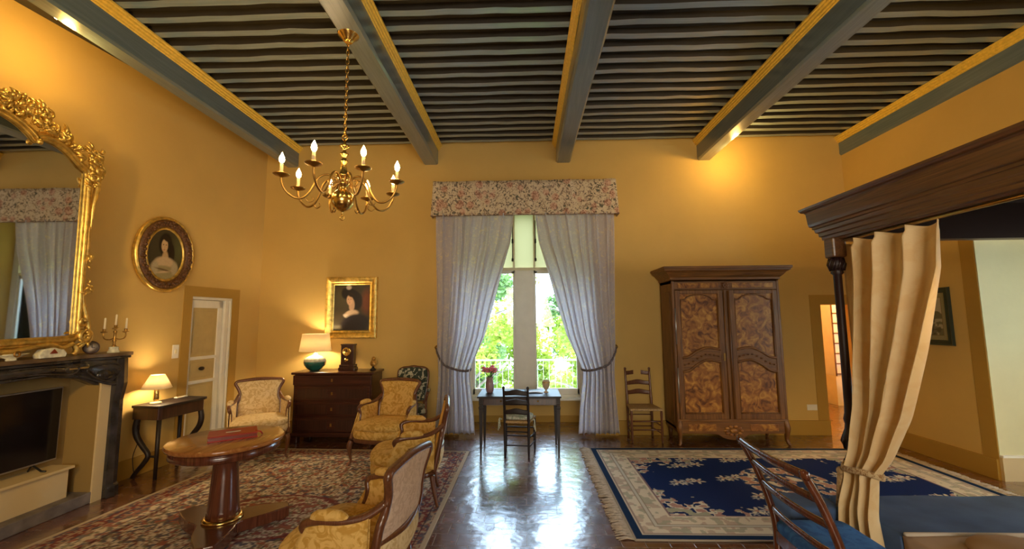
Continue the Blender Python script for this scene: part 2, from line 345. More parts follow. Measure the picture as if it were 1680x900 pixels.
# ================================================================== THE ROOM
YB = 6.38; XL = -4.04; SPL = .12; XR = 4.80; ZC = 4.375; YR = -4.5
def xw(y): return XL - SPL * (YB - y)          # the left wall runs slightly out of square
# floor
struct(MB().box(-5.4, 6.4, YR - .2, 7.15, -.12, 0).build('floor', X['tiles']), 'dark glazed terracotta tile floor')
# left wall with a door opening
DY0, DY1, DZ = 5.23, 5.86, 1.97
b = MB()
def wslab(m, y0, y1, z0, z1, t=.25, off=0.0):
    vs = [(xw(y0) + off, y0, z0), (xw(y1) + off, y1, z0), (xw(y1) + off - t, y1, z0), (xw(y0) + off - t, y0, z0)]
    m.add(vs + [(x, y, z1) for x, y, _ in vs], [(0, 3, 2, 1), (4, 5, 6, 7), (0, 1, 5, 4), (1, 2, 6, 5), (2, 3, 7, 6), (3, 0, 4, 7)])
wslab(b, YR, DY0, 0, 4.56); wslab(b, DY1, YB, 0, 4.56); wslab(b, DY0, DY1, DZ, 4.56); wslab(b, DY0, DY1, 0, DZ, .06, -.19)  # last slab: unseen backing added to stop sky light leaking past the door
struct(b.build('wall_left', X['wall']), 'ochre plaster wall on the left')
# back wall: window niche opening and the doorway
NX = .98; NZ = 3.45; DX0, DX1, DZ2 = 4.30, 4.78, 1.84
b = MB(); T = .22
b.box(-4.3, -NX, YB, YB + T, 0, 4.56).box(NX, DX0, YB, YB + T, 0, 4.56).box(-NX, NX, YB, YB + T, NZ, 4.56).box(DX0, DX1, YB, YB + T, DZ2, 4.56).box(DX1, 5.0, YB, YB + T, 0, 4.56)
struct(b.build('wall_back', X['wall']), 'ochre plaster back wall')
b = MB(); WY = 7.15
b.box(-NX - .2, -NX, YB + T, WY + .2, 0, NZ + .2).box(NX, NX + .2, YB + T, WY + .2, 0, NZ + .2).box(-NX, NX, YB + T, WY + .2, NZ, NZ + .2).box(-NX, NX, WY, WY + .2, 0, .36)
struct(b.build('wall_niche', X['wall']), 'deep window recess')
# right wall, its recess towards the camera
AY = 4.66; AZ = 2.95
b = MB(); b.box(XR, XR + .25, AY, YB + T, 0, 4.56).box(XR, XR + .25, YR, AY, AZ, 4.56).box(XR, XR + .25, YR, .4, 0, AZ)
struct(b.build('wall_right', X['wall']), 'ochre plaster wall on the right')
b = MB(); b.box(XR + .25, 6.5, AY, AY + .2, 0, AZ + .2).box(XR + .25, 6.5, .2, .4, 0, AZ + .2).box(6.3, 6.5, .4, AY, 0, .9).box(6.3, 6.5, .4, AY, 2.3, AZ + .2).box(6.3, 6.5, .4, 2.4, .9, 2.3).box(6.3, 6.5, 3.2, AY, .9, 2.3)
b.box(XR + .0, 6.5, .4, AY, AZ + .02, AZ + .2).box(XR + .001, XR + .26, AY - .006, AY, 0, AZ)
struct(b.build('wall_recess', X['cream_wall']), 'pale walls of the recess on the right')
struct(MB().box(-5.4, 5.1, YR - .2, YR, 0, 4.56).build('wall_rear', X['band']))  # unseen; set back and dark to throw less light on the joist sides
# ceiling boards with the joists as its parts
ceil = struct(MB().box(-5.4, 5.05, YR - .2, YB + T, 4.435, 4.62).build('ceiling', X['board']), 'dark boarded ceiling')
BEAMS = [(-3.72, -3.54), (-1.55, -1.33), (.495, .715), (2.645, 2.85), (4.775, 5.0)]
y = 6.27; k = 0
while y > 1.4:
    w = random.uniform(.070, .084); j = MB()
    x0, x1 = -3.70, 4.98; nseg = 40; dz = [random.uniform(-.004, .004) for _ in range(nseg + 1)]; dy = [random.uniform(-.006, .006) for _ in range(nseg + 1)]
    rings = []
    for i in range(nseg + 1):
        x = x0 + (x1 - x0) * i / nseg; zz = ZC + dz[i]; yy = y + dy[i]
        rings.append([(x, yy - w / 2, 4.44), (x, yy - w / 2, zz), (x, yy + w / 2, zz), (x, yy + w / 2, 4.44)])
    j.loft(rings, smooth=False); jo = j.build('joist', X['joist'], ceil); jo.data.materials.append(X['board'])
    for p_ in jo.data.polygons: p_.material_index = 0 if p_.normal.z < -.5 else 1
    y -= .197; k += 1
for i, (x0, x1) in enumerate(BEAMS):
    z0 = 4.05 if i < 4 else 4.085
    rings = []
    ylen = YB - YR
    for q in range(31):
        yy = YR + ylen * q / 30; a = random.uniform(-.005, .005); c = random.uniform(-.005, .005)
        if i in (0, 4): a = c = 0
        rings.append([(x0 + a, yy, ZC), (x0 + a, yy, z0 + .02), (x0 + .02 + a, yy, z0 + c), (x1 - .02 + a, yy, z0 + c), (x1 + a, yy, z0 + .02), (x1 + a, yy, ZC)])
    bm_ = struct(MB().loft(rings, smooth=False).build('trim_%d' % (i + 1), X['beam']), 'blue-grey painted ceiling beam')
    g = MB()
    for sx, xx in ((-1, x0), (1, x1)):
        if i == 4 and sx == 1: continue
        if i == 0 and sx == -1: pass
        prof = [(0, ZC - .004), (.058, ZC - .004), (.058, ZC - .022), (.044, ZC - .028), (.044, ZC - .046), (.028, ZC - .052), (.028, ZC - .072), (.014, ZC - .078), (.014, ZC - .092), (0, ZC - .098)]
        g.prism([(xx + sx * p, z) for p, z in prof], 'y', YR, YB)
    g.build('gilt_moulding', X['gilt_paint'], bm_)
    # short blocks between the joist ends above the beam
    bl = MB(); bl.box(x0 + .01, x1 - .01, YR, YB, ZC, 4.44); bl.build('beam_upstand', X['beam'], bm_)
# baseboards and painted bands
def baseL(m, y0, y1): wslab(m, y0, y1, 0, .2, .012 + .02, .012)
b = MB(); baseL(b, 4.28, 5.08); baseL(b, 6.0, YB); struct(b.build('baseboard_left', X['band'], bev=.003))
b = MB(); b.box(-4.05, -NX, YB - .02, YB, 0, .2).box(NX, DX0 - .0, YB - .03, YB, 0, .2); struct(b.build('baseboard_back', X['band'], bev=.003))
b = MB(); b.box(-NX, NX, WY - .02, WY, 0, .10); struct(b.build('baseboard_niche', X['band'], bev=.003))
b = MB(); b.box(XR - .03, XR, AY, 5.83, 0, .205); struct(b.build('baseboard_right', X['band'], bev=.003))
b = MB(); b.box(XR, 6.3, AY - .03, AY, 0, .23); struct(b.build('baseboard_recess', X['strip'])); b = MB(); b.box(XR, 6.3, AY - .04, AY, .23, .25); struct(b.build('trim_8', X['white']))
b = MB(); b.box(XR - .006, XR, AY, AY + .15, .2, AZ).box(XR - .006, XR + .26, AY - .006, AY, .2, AZ) if False else b.box(XR - .006, XR, AY, AY + .15, .2, AZ); struct(b.build('trim_6', X['band']), 'dark ochre painted corner band')
b = MB(); b.box(XR - .006, XR, 5.70, 5.83, .2, 1.98); struct(b.build('trim_7', X['band']))
b = MB(); b.box(DX0 - .15, DX0, YB - .008, YB, .2, DZ2 + .14).box(DX0, XR, YB - .008, YB, DZ2, DZ2 + .14); struct(b.build('trim_9', X['band']), 'dark ochre painted band round the open doorway')
# left door: band, frame, panels, handle hole
b = MB(); wslab(b, 5.11, DY0, 0, 2.10, .02, .008); wslab(b, DY1, 5.98, 0, 2.10, .02, .008); wslab(b, DY0, DY1, DZ, 2.10, .02, .008)
struct(b.build('trim_10', X['band']), 'dark ochre painted band round the door')
d = struct(MB().add([], []).build('door_1', X['white']), 'cream panelled door in the left wall') if False else None
b = MB(); wslab(b, DY0, DY1 - .11, 0, DZ - .04, .04, -.05)
door = struct(b.build('door_1', X['doorpanel']), 'cream panelled door in the left wall')
f = MB()
for (a0, a1, z0, z1) in ((DY0, DY0 + .07, 0, 1.93), (DY1 - .18, DY1 - .11, 0, 1.93), (DY0, DY1 - .11, 1.83, 1.93), (DY0, DY1 - .11, 1.17, 1.21), (DY0, DY1 - .11, .87, .91), (DY0, DY1 - .11, 0, .14)): wslab(f, a0, a1, z0, z1, .03, -.035)
f.build('door_rail', X['white'], door, bev=.004)
f = MB(); wslab(f, DY0 - .02, DY0, 0, DZ, .08, -.0); wslab(f, DY1 - .10, DY1 - .04, 0, DZ, .07, -.01); wslab(f, DY1 - .03, DY1, 0, DZ, .08, 0); wslab(f, DY0, DY1, DZ - .035, DZ, .08, 0)
f.build('door_frame', X['white'], door, bev=.004)
for (a0, a1, z0, z1) in ((DY0 + .1, DY1 - .21, 1.25, 1.79), (DY0 + .1, DY1 - .21, .94, 1.14), (DY0 + .1, DY1 - .21, .18, .84)):
    f = MB(); wslab(f, a0, a1, z0, z1, .02, -.044); f.build('door_panel', X['doorpanel'], door, bev=.008)
f = MB(); f.T = Matrix.Translation((xw(5.47) - .037, 5.47, 1.055)) @ Matrix.Rotation(math.radians(90), 4, 'Y'); f.lathe([(.012, 0), (.045, 0), (.045, .012), (.03, .018)], n=16, sx=.5); f.build('door_handle', X['ebony'], door)
# window: frame, heavy middle post, upper panels, sashes, sill, glass
win = struct(MB().box(-NX, NX, WY - .05, WY + .08, .355, .44).build('window_1', X['white'], bev=.006), 'tall white casement window in a deep recess')
MB().box(-NX, -.87, WY - .04, WY + .06, .44, NZ).box(.87, NX, WY - .04, WY + .06, .44, NZ).build('window_frame', X['white'], win, bev=.005)
MB().box(-.17, .145, WY - .06, WY + .06, .44, 2.47).build('window_post', X['white'], win, bev=.006)
mb = MB(); mb.box(-.155, -.14, WY - .075, WY - .06, .46, 2.47).box(.115, .13, WY - .075, WY - .06, .46, 2.47); mb.build('post_beading', X['white'], win)
MB().box(-.87, .87, WY - .03, WY + .05, 2.47, 2.52).box(-.20, -.17, WY - .03, WY + .05, 2.52, NZ).box(.145, .175, WY - .03, WY + .05, 2.52, NZ).build('transom', X['cream'], win, bev=.004)
MB().grid(lambda u, v: (-.87 + 1.74 * u, WY - .0 + .001 * math.sin(40 * u), 2.5 + v * (NZ - 2.5)), 30, 2).build('upper_panel', X['blind'], win)
for (x0, x1) in ((-.87, -.17), (.145, .87)):
    s_ = MB(); s_.box(x0, x0 + .035, WY - .02, WY + .03, .44, 2.47).box(x1 - .035, x1, WY - .02, WY + .03, .44, 2.47).box(x0, x1, WY - .02, WY + .03, .44, .53).box(x0, x1, WY - .02, WY + .03, 2.42, 2.47)
    so = s_.build('sash', X['white'], win, bev=.004)
    MB().box(x0 + .035, x1 - .035, WY + .002, WY + .008, .53, 2.42).build('pane', X['glass'], so)
for xx in (-.205, .18):
    MB().tube([(xx, WY - .055, 2.63), (xx, WY - .055, 3.32)], .008, 8).lathe([(.008, 0), (.018, .01), (.018, .05), (.006, .06)], (xx, WY - .055, 2.62), 10).lathe([(.016, 0), (.016, .07)], (xx, WY - .055, 2.93), 10).build('bolt_rod', X['ebony'], win)
    MB().tube([(xx - .02, WY - .05, 2.44), (xx + .02, WY - .05, 2.44)], .01, 8).build('latch', X['ebony'], win)
MB().box(-NX, NX, WY - .16, WY - .045, .36, .40).build('window_sill', X['white'], win, bev=.008)
# passage seen through the open doorway
b = MB(); b.box(3.9, 8.0, 8.7, 8.9, 0, 2.8).box(3.7, 3.9, YB + T, 8.9, 0, 2.8).box(7.8, 8.0, YB + T, 8.9, 0, 2.8).box(3.9, 8, YB + T, 8.9, 2.6, 2.8).box(5.0, 8.0, YB + T - .2, YB + T, 0, 2.8)
struct(b.build('wall_passage', X['wall'])); struct(MB().box(3.7, 8, YB + T + .55, 8.9, -.12, 0).build('floor_passage', X['tiles']))
light('passage_lamp', 'POINT', (5.6, 7.4, 2.3), 120, (1, .55, .20), .12)
# passage cupboard with a white gridded front, and a chair standing before it
cb = thing('glazed_cupboard', 'white gridded cupboard front glimpsed through the open doorway', 'cupboard', (6.27, 8.6, 0))
MB().box(-.42, .42, -.2, .09, .55, 2.15).build('body', X['white'], cb, bev=.004)
g = MB()
for i in range(9): g.box(-.42, .42, -.215, -.2, .58 + i * .19, .60 + i * .19)
for i in range(5): g.box(-.42 + i * .205, -.40 + i * .205, -.215, -.2, .55, 2.15)
g.build('glazing_bars', X['arm'], cb)
MB().box(-.42, .42, -.2, .09, .0, .55).build('plinth', X['cream'], cb, bev=.004)
# outside
struct(MB().box(-25, 25, 8.95, 40, -3.2, -3.0).build('ground', X['grass']))
rl = thing('balcony_railing', 'white wrought-iron railing outside the tall window', 'railing', (0, 7.47, 0))
MB().box(-1.15, 1.15, -.02, .02, .945, .968).box(-1.15, 1.15, -.012, .012, .42, .44).box(-1.15, 1.15, -.05, .05, .33, .37).box(-1.12, -1.08, -.02, .02, .37, .96).box(1.08, 1.12, -.02, .02, .37, .96).build('rail', X['white'], rl)
s_ = MB()
for i in range(21):
    x = -1.0 + i * .1; s_.tube([(x, 0, .43), (x, 0, .95)], .003, 6)
for i in range(9):
    cx = -1.0 + i * .25; s_.tube([(cx + .05 * math.cos(a / 12 * 2 * PI), 0, .84 + .05 * math.sin(a / 12 * 2 * PI)) for a in range(13)], .004, 5, cap=False)
s_.build('balusters', X['white'], rl)
struct(MB().box(-1.3, 1.3, WY + .2, 7.75, .2, .33).build('trim_11', X['white']))
def tree(nm, label, x, y, zb, zt, r, m, n, leaf=.11, seed=1, hole=0):
    rnd = random.Random(seed); t = thing(nm, label, 'tree', (x, y, -3.0), 0, 'trees outside the window')
    tr = MB(); tr.tube(smooth_path([(0, 0, 0), (.1, .1, 1.8), (-.1, .0, (zb + zt) / 2 + 3), (.05, .1, zt + 2.4)], 4), lerp_list([.16, .11, .07, .02], 13), 8)
    for q in range(9):
        a = rnd.uniform(0, 2 * PI); z0 = rnd.uniform(zb + 2.6, zt + 2.0); L = rnd.uniform(.6, 1) * r
        tr.tube(smooth_path([(0, 0, z0), (L * .5 * math.cos(a), L * .5 * math.sin(a), z0 + .5), (L * math.cos(a), L * math.sin(a), z0 + .7)], 4), lerp_list([.05, .03, .01], 9), 6)
    tr.build('trunk', X['bark'], t)
    vs = []; fs = []
    cl = [(rnd.gauss(0, .45) * r, rnd.gauss(0, .45) * r, rnd.uniform(zb, zt) + 3, rnd.uniform(.25, .6) * r * .6) for _ in range(26)]
    for i in range(n):
        c = rnd.choice(cl); v = Vector((rnd.gauss(0, 1), rnd.gauss(0, 1), rnd.gauss(0, 1))).normalized() * c[3] * rnd.uniform(.5, 1)
        p = Vector(c[:3]) + v; L = leaf * rnd.uniform(.6, 1.3)
        a = Vector((rnd.gauss(0, 1), rnd.gauss(0, 1), rnd.gauss(0, .7))).normalized(); bb = a.cross(Vector((rnd.gauss(0, 1), rnd.gauss(0, 1), rnd.gauss(0, 1)))).normalized() * L * .3
        o = len(vs); vs += [p - a * L * .5, p + bb, p + a * L * .5, p - bb]; fs.append((o, o + 1, o + 2, o + 3))
    MB().add(vs, fs).build('foliage', m, t)
tree('deciduous_tree', 'yellow-green tree seen low through the left casement', -1.5, 10.6, -2.4, 1.5, 1.4, X['leaf'], 11000, .13, 3)
tree('deciduous_tree', 'bright green tree seen low through the right casement', 1.5, 10.4, -2.4, 1.5, 1.4, X['leaf'], 11000, .13, 4)
tree('deciduous_tree', 'darker green tree rising through the right casement', 1.7, 13.5, -2, 3.6, 1.6, X['leaf2'], 8000, .15, 5)
tree('deciduous_tree', 'darker green tree with sky gaps in the left casement', -1.5, 13.5, -2, 3.3, 1.5, X['leaf2'], 8500, .15, 6)
tree('deciduous_tree', 'pale green far tree behind the middle window post', .2, 17.0, -2.5, 2.9, 2.6, X['leaf'], 8000, .2, 7)
tree('deciduous_tree', 'green tree far to the left, seen in the wall mirror', -5.0, 15.0, -2.5, 4.0, 2.6, X['leaf2'], 7000, .2, 8)
# electrics on the walls
sp = thing('ceiling_spotlight', 'small lit spotlight high on the left wall under the beam', 'lamp', (-3.88, 3.20, 4.20))
MB().tube([(0, 0, .17), (0, 0, .05)], .012, 8).build('bracket', X['white'], sp)
MB().lathe([(.012, .05), (.03, .04), (.034, 0), (.03, -.01)], n=16).build('lamp_body', X['white'], sp)
MB().puff((0, 0, -.014), (.026, .026, .014), (1, 1)).build('bulb', X['bulb'], sp)
for nm, lab, loc in (('wall_socket', 'white double power socket low on the wall beside the armoire', (4.07, YB - .001, .38)),):
    w_ = thing(nm, lab, 'socket', loc); MB().box(-.07, .07, -.012, 0, -.04, .04).build('plate', X['white'], w_, bev=.003)
    MB().lathe([(.022, 0), (.022, .004)], (0, 0, 0), 14).build('outlet', X['strip'], w_) .rotation_euler = (PI / 2, 0, 0)
w_ = thing('light_switch', 'white light switch plate on the wall left of the panelled door', 'switch', (xw(5.05) + .001, 5.05, 1.30), -math.atan(SPL))
MB().box(0, .012, -.04, .04, -.08, .08).build('plate', X['white'], w_, bev=.003); MB().box(.012, .017, -.015, .015, -.025, .025).build('rocker', X['cream'], w_, bev=.002)
# ================================================================== RUGS (pattern woven into the pile as colours)
rng = np.random.default_rng(5)
def vnoise(x, y, s, seed=0):
    r = np.random.default_rng(seed); g = r.random((64, 64)); X_ = (x * s) % 63; Y_ = (y * s) % 63
    i = X_.astype(int); j = Y_.astype(int); fx = X_ - i; fy = Y_ - j; fx = fx * fx * (3 - 2 * fx); fy = fy * fy * (3 - 2 * fy)
    i1 = (i + 1) % 64; j1 = (j + 1) % 64
    return (g[i, j] * (1 - fx) * (1 - fy) + g[i1, j] * fx * (1 - fy) + g[i, j1] * (1 - fx) * fy + g[i1, j1] * fx * fy)
def mixc(c, mask, col):
    m_ = np.clip(mask, 0, 1)[:, None]; return c * (1 - m_) + np.array(col)[None, :] * m_
def rug_mesh(quad, nu, nv, fn, name, z=.012):
    """quad: BL, BR, TR, TL on the floor"""
    BL, BR, TR, TL = [np.array(q, float) for q in quad]
    U, V = np.meshgrid(np.linspace(0, 1, nu + 1), np.linspace(0, 1, nv + 1)); U = U.ravel(); V = V.ravel()
    P = (BL[None] * ((1 - U) * (1 - V))[:, None] + BR[None] * (U * (1 - V))[:, None] + TR[None] * (U * V)[:, None] + TL[None] * ((1 - U) * V)[:, None])
    w = nu + 1; m = MB()
    zz = z + .0015 * vnoise(P[:, 0] + 9, P[:, 1] + 9, 3, 2)
    m.v = [(float(a), float(b), float(c)) for (a, b), c in zip(P, zz)]
    m.f = [(j * w + i, j * w + i + 1, (j + 1) * w + i + 1, (j + 1) * w + i) for j in range(nv) for i in range(nu)]; m.sm = [True] * len(m.f)
    wx = np.linalg.norm(BR - BL); wy = np.linalg.norm(TL - BL)
    return m, fn(U * wx, V * wy, wx, wy)
def flower(c, x, y, cx, cy, R, k, col, core=None, ph=0, sq=1.0):
    dx = x - cx; dy = (y - cy) / sq; r = np.hypot(dx, dy); th = np.arctan2(dy, dx)
    rr = R * (.62 + .38 * np.cos(k * th + ph)); c = mixc(c, (rr - r) / .012, col)
    if core: c = mixc(c, (R * .3 - r) / .01, core)
    return c
def blue_pattern(x, y, wx, wy):
    navy = (.012, .030, .13); cream = (.62, .55, .42); c = np.tile(np.array(navy), (len(x), 1))
    d = np.minimum(np.minimum(x, wx - x), np.minimum(y, wy - y))
    cr = (.78, .73, .60); rose = (.52, .30, .25); sage = (.44, .43, .31)
    n1 = vnoise(x, y, 14, 3); n2 = vnoise(x, y, 24, 4)
    # scattered sprays on the field
    r = random.Random(11)
    for (fx, fy) in ((.27, .72), (.44, .80), (.62, .82), (.80, .78), (.22, .50), (.36, .55), (.40, .36), (.30, .80), (.70, .60), (.82, .55), (.66, .30), (.80, .34), (.56, .20), (.34, .22), (.88, .68)):
        cx, cy = fx * wx, fy * wy; a = r.uniform(0, 6)
        for q in range(6):
            t = q / 5 - .5; c = flower(c, x, y, cx + t * .34 * math.cos(.35 + a * .1), cy + t * .12 + .035 * math.sin(q * 2.1), .050 + .032 * (q % 2), 5, cr if q % 3 else (.50, .52, .55), rose if q % 2 else None, a + q)
    # centre medallion: ring of blossoms
    cx, cy = .5 * wx, .5 * wy
    rr = np.hypot(x - cx, y - cy)
    c = mixc(c, np.minimum((.44 - rr) / .01, (rr - .0) / .01), (.03, .06, .17))
    ring = np.clip((.44 - rr) / .02, 0, 1) * np.clip((rr - .24) / .02, 0, 1) * (n2 > .42); c = mixc(c, ring, cr)
    ring2 = np.clip((.44 - rr) / .02, 0, 1) * np.clip((rr - .24) / .02, 0, 1) * (n2 > .60); c = mixc(c, ring2, rose)
    c = mixc(c, np.clip((.20 - rr) / .02, 0, 1) * (n1 > .5), cr); c = mixc(c, np.clip((.16 - rr) / .02, 0, 1) * (n2 > .58), rose)
    # corner sprays
    B = .40
    for sx in (0, 1):
        for sy in (0, 1):
            dx = (x - B) if not sx else (wx - B - x); dy = (y - B) if not sy else (wy - B - y)
            L = (.62 - dx * .95 - dy * 1.25 + .18 * (n1 - .5) * 2 + .10 * np.sin(dx * 22) ) * ((dx > 0) & (dy > 0))
            c = mixc(c, np.clip(L / .01, 0, 1) * (n2 > .40), cr); c = mixc(c, np.clip(L / .01, 0, 1) * (n2 > .58), rose); c = mixc(c, np.clip(L / .01, 0, 1) * (n1 > .68), sage)
    # borders
    border = (.80, .71, .55)
    c = mixc(c, (B - d) / .004, border)
    pat = (vnoise(x, y, 16, 8) > .60) & (d < B - .03) & (d > .10); c = mixc(c, pat * .8, (.56, .42, .32))
    pat = (vnoise(x, y, 20, 9) > .66) & (d < B - .03) & (d > .10); c = mixc(c, pat * .8, sage)
    c = mixc(c, (np.abs(d - .225) < .012) * 1., (.66, .62, .52)); c = mixc(c, (np.abs(d - .205) < .004) * 1., (.35, .28, .2)); c = mixc(c, (np.abs(d - .245) < .004) * 1., (.35, .28, .2))
    c = mixc(c, (np.abs(d - (B - .006)) < .006) * 1., (.3, .2, .2))
    c = mixc(c, (np.abs(d - .095) < .006) * 1., (.4, .3, .25))
    c = mixc(c, (d < .075) * 1., (.010, .030, .085)); c = mixc(c, (d < .012) * 1., (.45, .38, .28))
    return c
t = thing('area_rug', 'navy blue rug with cream floral border and fringed ends on the right', 'rug', (0, 0, 0))
q = ((.80, 3.40), (4.42, 3.40), (4.42, 5.70), (.80, 5.70))
m, c = rug_mesh(q, 400, 255, blue_pattern, 'rug'); m.build('pile', X['rugv'], t, solid=.011, colors=c)
for xx, sg in ((.80, -1), (4.42, 1)):
    f = MB()
    for i in range(230):
        yy = 3.41 + i * .00995; L = random.uniform(.10, .14); a = random.uniform(-.02, .02)
        f.tube([(xx, yy, .008), (xx + sg * L * .5, yy + a, .012), (xx + sg * L, yy + a * 1.6, .004)], .0042, 4)
    f.build('fringe', X['fringe'], t)
def persian(x, y, wx, wy):
    mx = np.abs(x - wx / 2); my = np.abs(y - wy / 2); d = np.minimum(np.minimum(x, wx - x), np.minimum(y, wy - y))
    n1 = vnoise(mx, my, 22, 21); n2 = vnoise(mx, my, 36, 22); n3 = vnoise(mx, my, 10, 23); n4 = vnoise(mx, my, 46, 24)
    c = np.tile(np.array((.78, .66, .50)), (len(x), 1))
    c = mixc(c, (n1 > .67) * .9, (.38, .10, .06)); c = mixc(c, (n2 > .66) * .9, (.10, .09, .13)); c = mixc(c, (n2 < .24) * .8, (.34, .16, .10)); c = mixc(c, (n4 > .70) * .8, (.22, .22, .14))
    c = mixc(c, (np.abs(n1 - .5) < .03) * .8, (.20, .09, .06)); c = mixc(c, (np.abs(n3 - .5) < .018) * .9, (.22, .08, .06))
    rr = np.hypot(mx / .62, my / .42); c = mixc(c, (np.abs(rr - 1) < .05) * .8, (.24, .05, .05)); c = mixc(c, ((rr < .95) & (n2 > .62)) * .7, (.36, .10, .08))
    # border system
    b1 = (d < .46); c = mixc(c, b1 * 1., (.78, .66, .50)); c = mixc(c, (b1 & (n1 > .61)) * .85, (.36, .10, .08)); c = mixc(c, (b1 & (n2 > .62)) * .8, (.12, .12, .17)); c = mixc(c, (b1 & (n4 > .62)) * .7, (.28, .24, .14))
    def band(lo, hi, base, a, b_):
        nonlocal c
        k = (d > lo) & (d < hi); c = mixc(c, k * 1., base); c = mixc(c, (k & (n4 > .52)) * .8, a); c = mixc(c, (k & (n2 > .64)) * .8, b_)
    band(.44, .47, (.16, .05, .05), (.45, .36, .25), (.1, .1, .1)); band(.10, .24, (.26, .07, .06), (.50, .38, .26), (.09, .09, .13)); band(.235, .25, (.5, .42, .3), (.3, .1, .1), (.1, .1, .1)); band(.045, .10, (.48, .37, .26), (.28, .08, .07), (.1, .1, .14))
    c = mixc(c, (d < .045) * 1., (.56, .46, .34)); c = mixc(c, (np.abs(d - .042) < .004) * 1., (.15, .07, .06)); c = mixc(c, (np.abs(d - .1) < .004) * 1., (.10, .05, .06))
    return c
t = thing('area_rug', 'large red and cream oriental rug under the gold armchairs', 'rug', (0, 0, 0))
q = ((-3.85, 1.9), (-.76, 1.9), (-.72, 5.55), (-3.45, 5.66))
m, c = rug_mesh(q, 330, 380, persian, 'rug', .012); m.build('pile', X['rugv'], t, solid=.011, colors=c)
f = MB()
for i in range(300):
    x0 = -3.45 + i * (2.73 / 299); yy = 5.66 - (x0 + 3.45) / 2.73 * .11; f.tube([(x0, yy, .008), (x0 + random.uniform(-.006, .006), yy + .025, .004)], .003, 4)
f.build('fringe', X['fringe'], t)

# ================================================================== WINDOW CURTAINS
def curtain(side, label):
    """side -1 left, +1 right; x = side * ..."""
    t = thing('curtain', label, 'curtain', (side * 1.0, 6.22, 0), 0, None)
    zin = [3.25, 2.77, 2.31, 1.86, 1.42, 1.07, .93, .80, .4, .06]
    xin = [.155, .215, .345, .465, .585, .735, .80, .80, .75, .72]
    zo = [3.25, 1.25, .95, .80, .06]; xo = [1.30, 1.27, 1.25, 1.25, 1.29]
    rnd = random.Random(31 + side); nf = 8; ph = [rnd.uniform(-.5, .5) for _ in range(30)]
    def fn(u, v):
        z = 3.22 - v * (3.22 - .05)
        xi = float(np.interp(-z, [-a for a in zin], xin)); xoo = float(np.interp(-z, [-a for a in zo], xo))
        # gathered sideways at the tie
        g = math.exp(-((z - .93) / .42) ** 2)
        uu = u + .012 * math.sin(u * 17 + z * 1.3) * (1 - g)
        # cloth runs diagonally to the tie: the inner half sags
        x = xoo + (xi - xoo) * uu
        w = 2 * PI * nf * u + .9 * math.sin(2.2 * z + 4 * u) * (.4 + u)
        amp = (.042 + .022 * math.sin(u * 23 + side)) * (.75 + .5 * g) * (1.1 if z < .8 else 1)
        y = amp * math.sin(w) + .014 * math.sin(w * 2.3 + ph[int(u * 12)]) - .05 * g * math.sin(PI * u)
        x += .014 * math.cos(w)
        return (side * (x - 1.0), y, z)
    m = MB().grid(fn, 150, 60); m.build('cloth', X['curt'], t, solid=.003)
    # rope tieback: from the wall hook down round the cloth
    P = smooth_path([(side * .31, .10, 1.24), (side * .27, -.03, 1.17), (side * .16, -.10, 1.02), (side * -.02, -.13, .955), (side * -.14, -.11, .935), (side * -.20, -.04, .94), (side * -.20, .05, .95)], 8)
    rp = MB()
    for k in (0, 1):
        Q = []
        for i, p in enumerate(P):
            a = i * 1.1 + k * PI; Q.append(p + Vector((0, math.cos(a), math.sin(a))) * .009)
        rp.tube(Q, .011, 7)
    rp.build('tieback', X['ebony'] if False else simple('brown_grey_rope', (.12, .10, .11), .8, var=.4, scale=60), t)
    MB().lathe([(.035, 0), (.035, .01), (.015, .02), (.012, .05), (.028, .06), (.028, .07)], n=16).build('hook', X['brass_dk'], t).matrix_local = Matrix.Translation((side * .31, .155, 1.25)) @ Matrix.Rotation(PI / 2, 4, 'X')
    return t
curtain(-1, 'long lavender-grey patterned curtain tied back on the left of the window')
curtain(1, 'long lavender-grey patterned curtain tied back on the right of the window')
v = thing('window_valance', 'stiff rose-patterned fabric valance above the tall window', 'valance', (0, 6.38, 3.19))
def vf(u, v_):
    s = u * 3.2; W2 = 1.365 + .035 * (1 - v_)     # run: left return, front, right return
    if s < .2: x = -W2; y = -s / .2 * .19
    elif s > 3.0: x = W2; y = -(3.2 - s) / .2 * .19
    else: x = -W2 + (s - .2) / 2.8 * 2 * W2; y = -.19
    rip = .006 * math.sin(s * 31) + .004 * math.sin(s * 57 + v_ * 3)
    return (x, y - (rip if .2 < s < 3.0 else 0), v_ * .53 + .004 * math.sin(s * 9))
MB().grid(vf, 190, 10).build('cloth', X['chintz'], v, solid=.006)
MB().box(-1.36, 1.36, -.18, 0, .50, .525).build('pelmet_board', X['arm'], v)
mb = MB(); mb.tube([(-1.40, -.19, .004), (1.40, -.19, .004)], .006, 6); mb.build('piping', simple('pelmet_piping', (.2, .12, .10)), v)

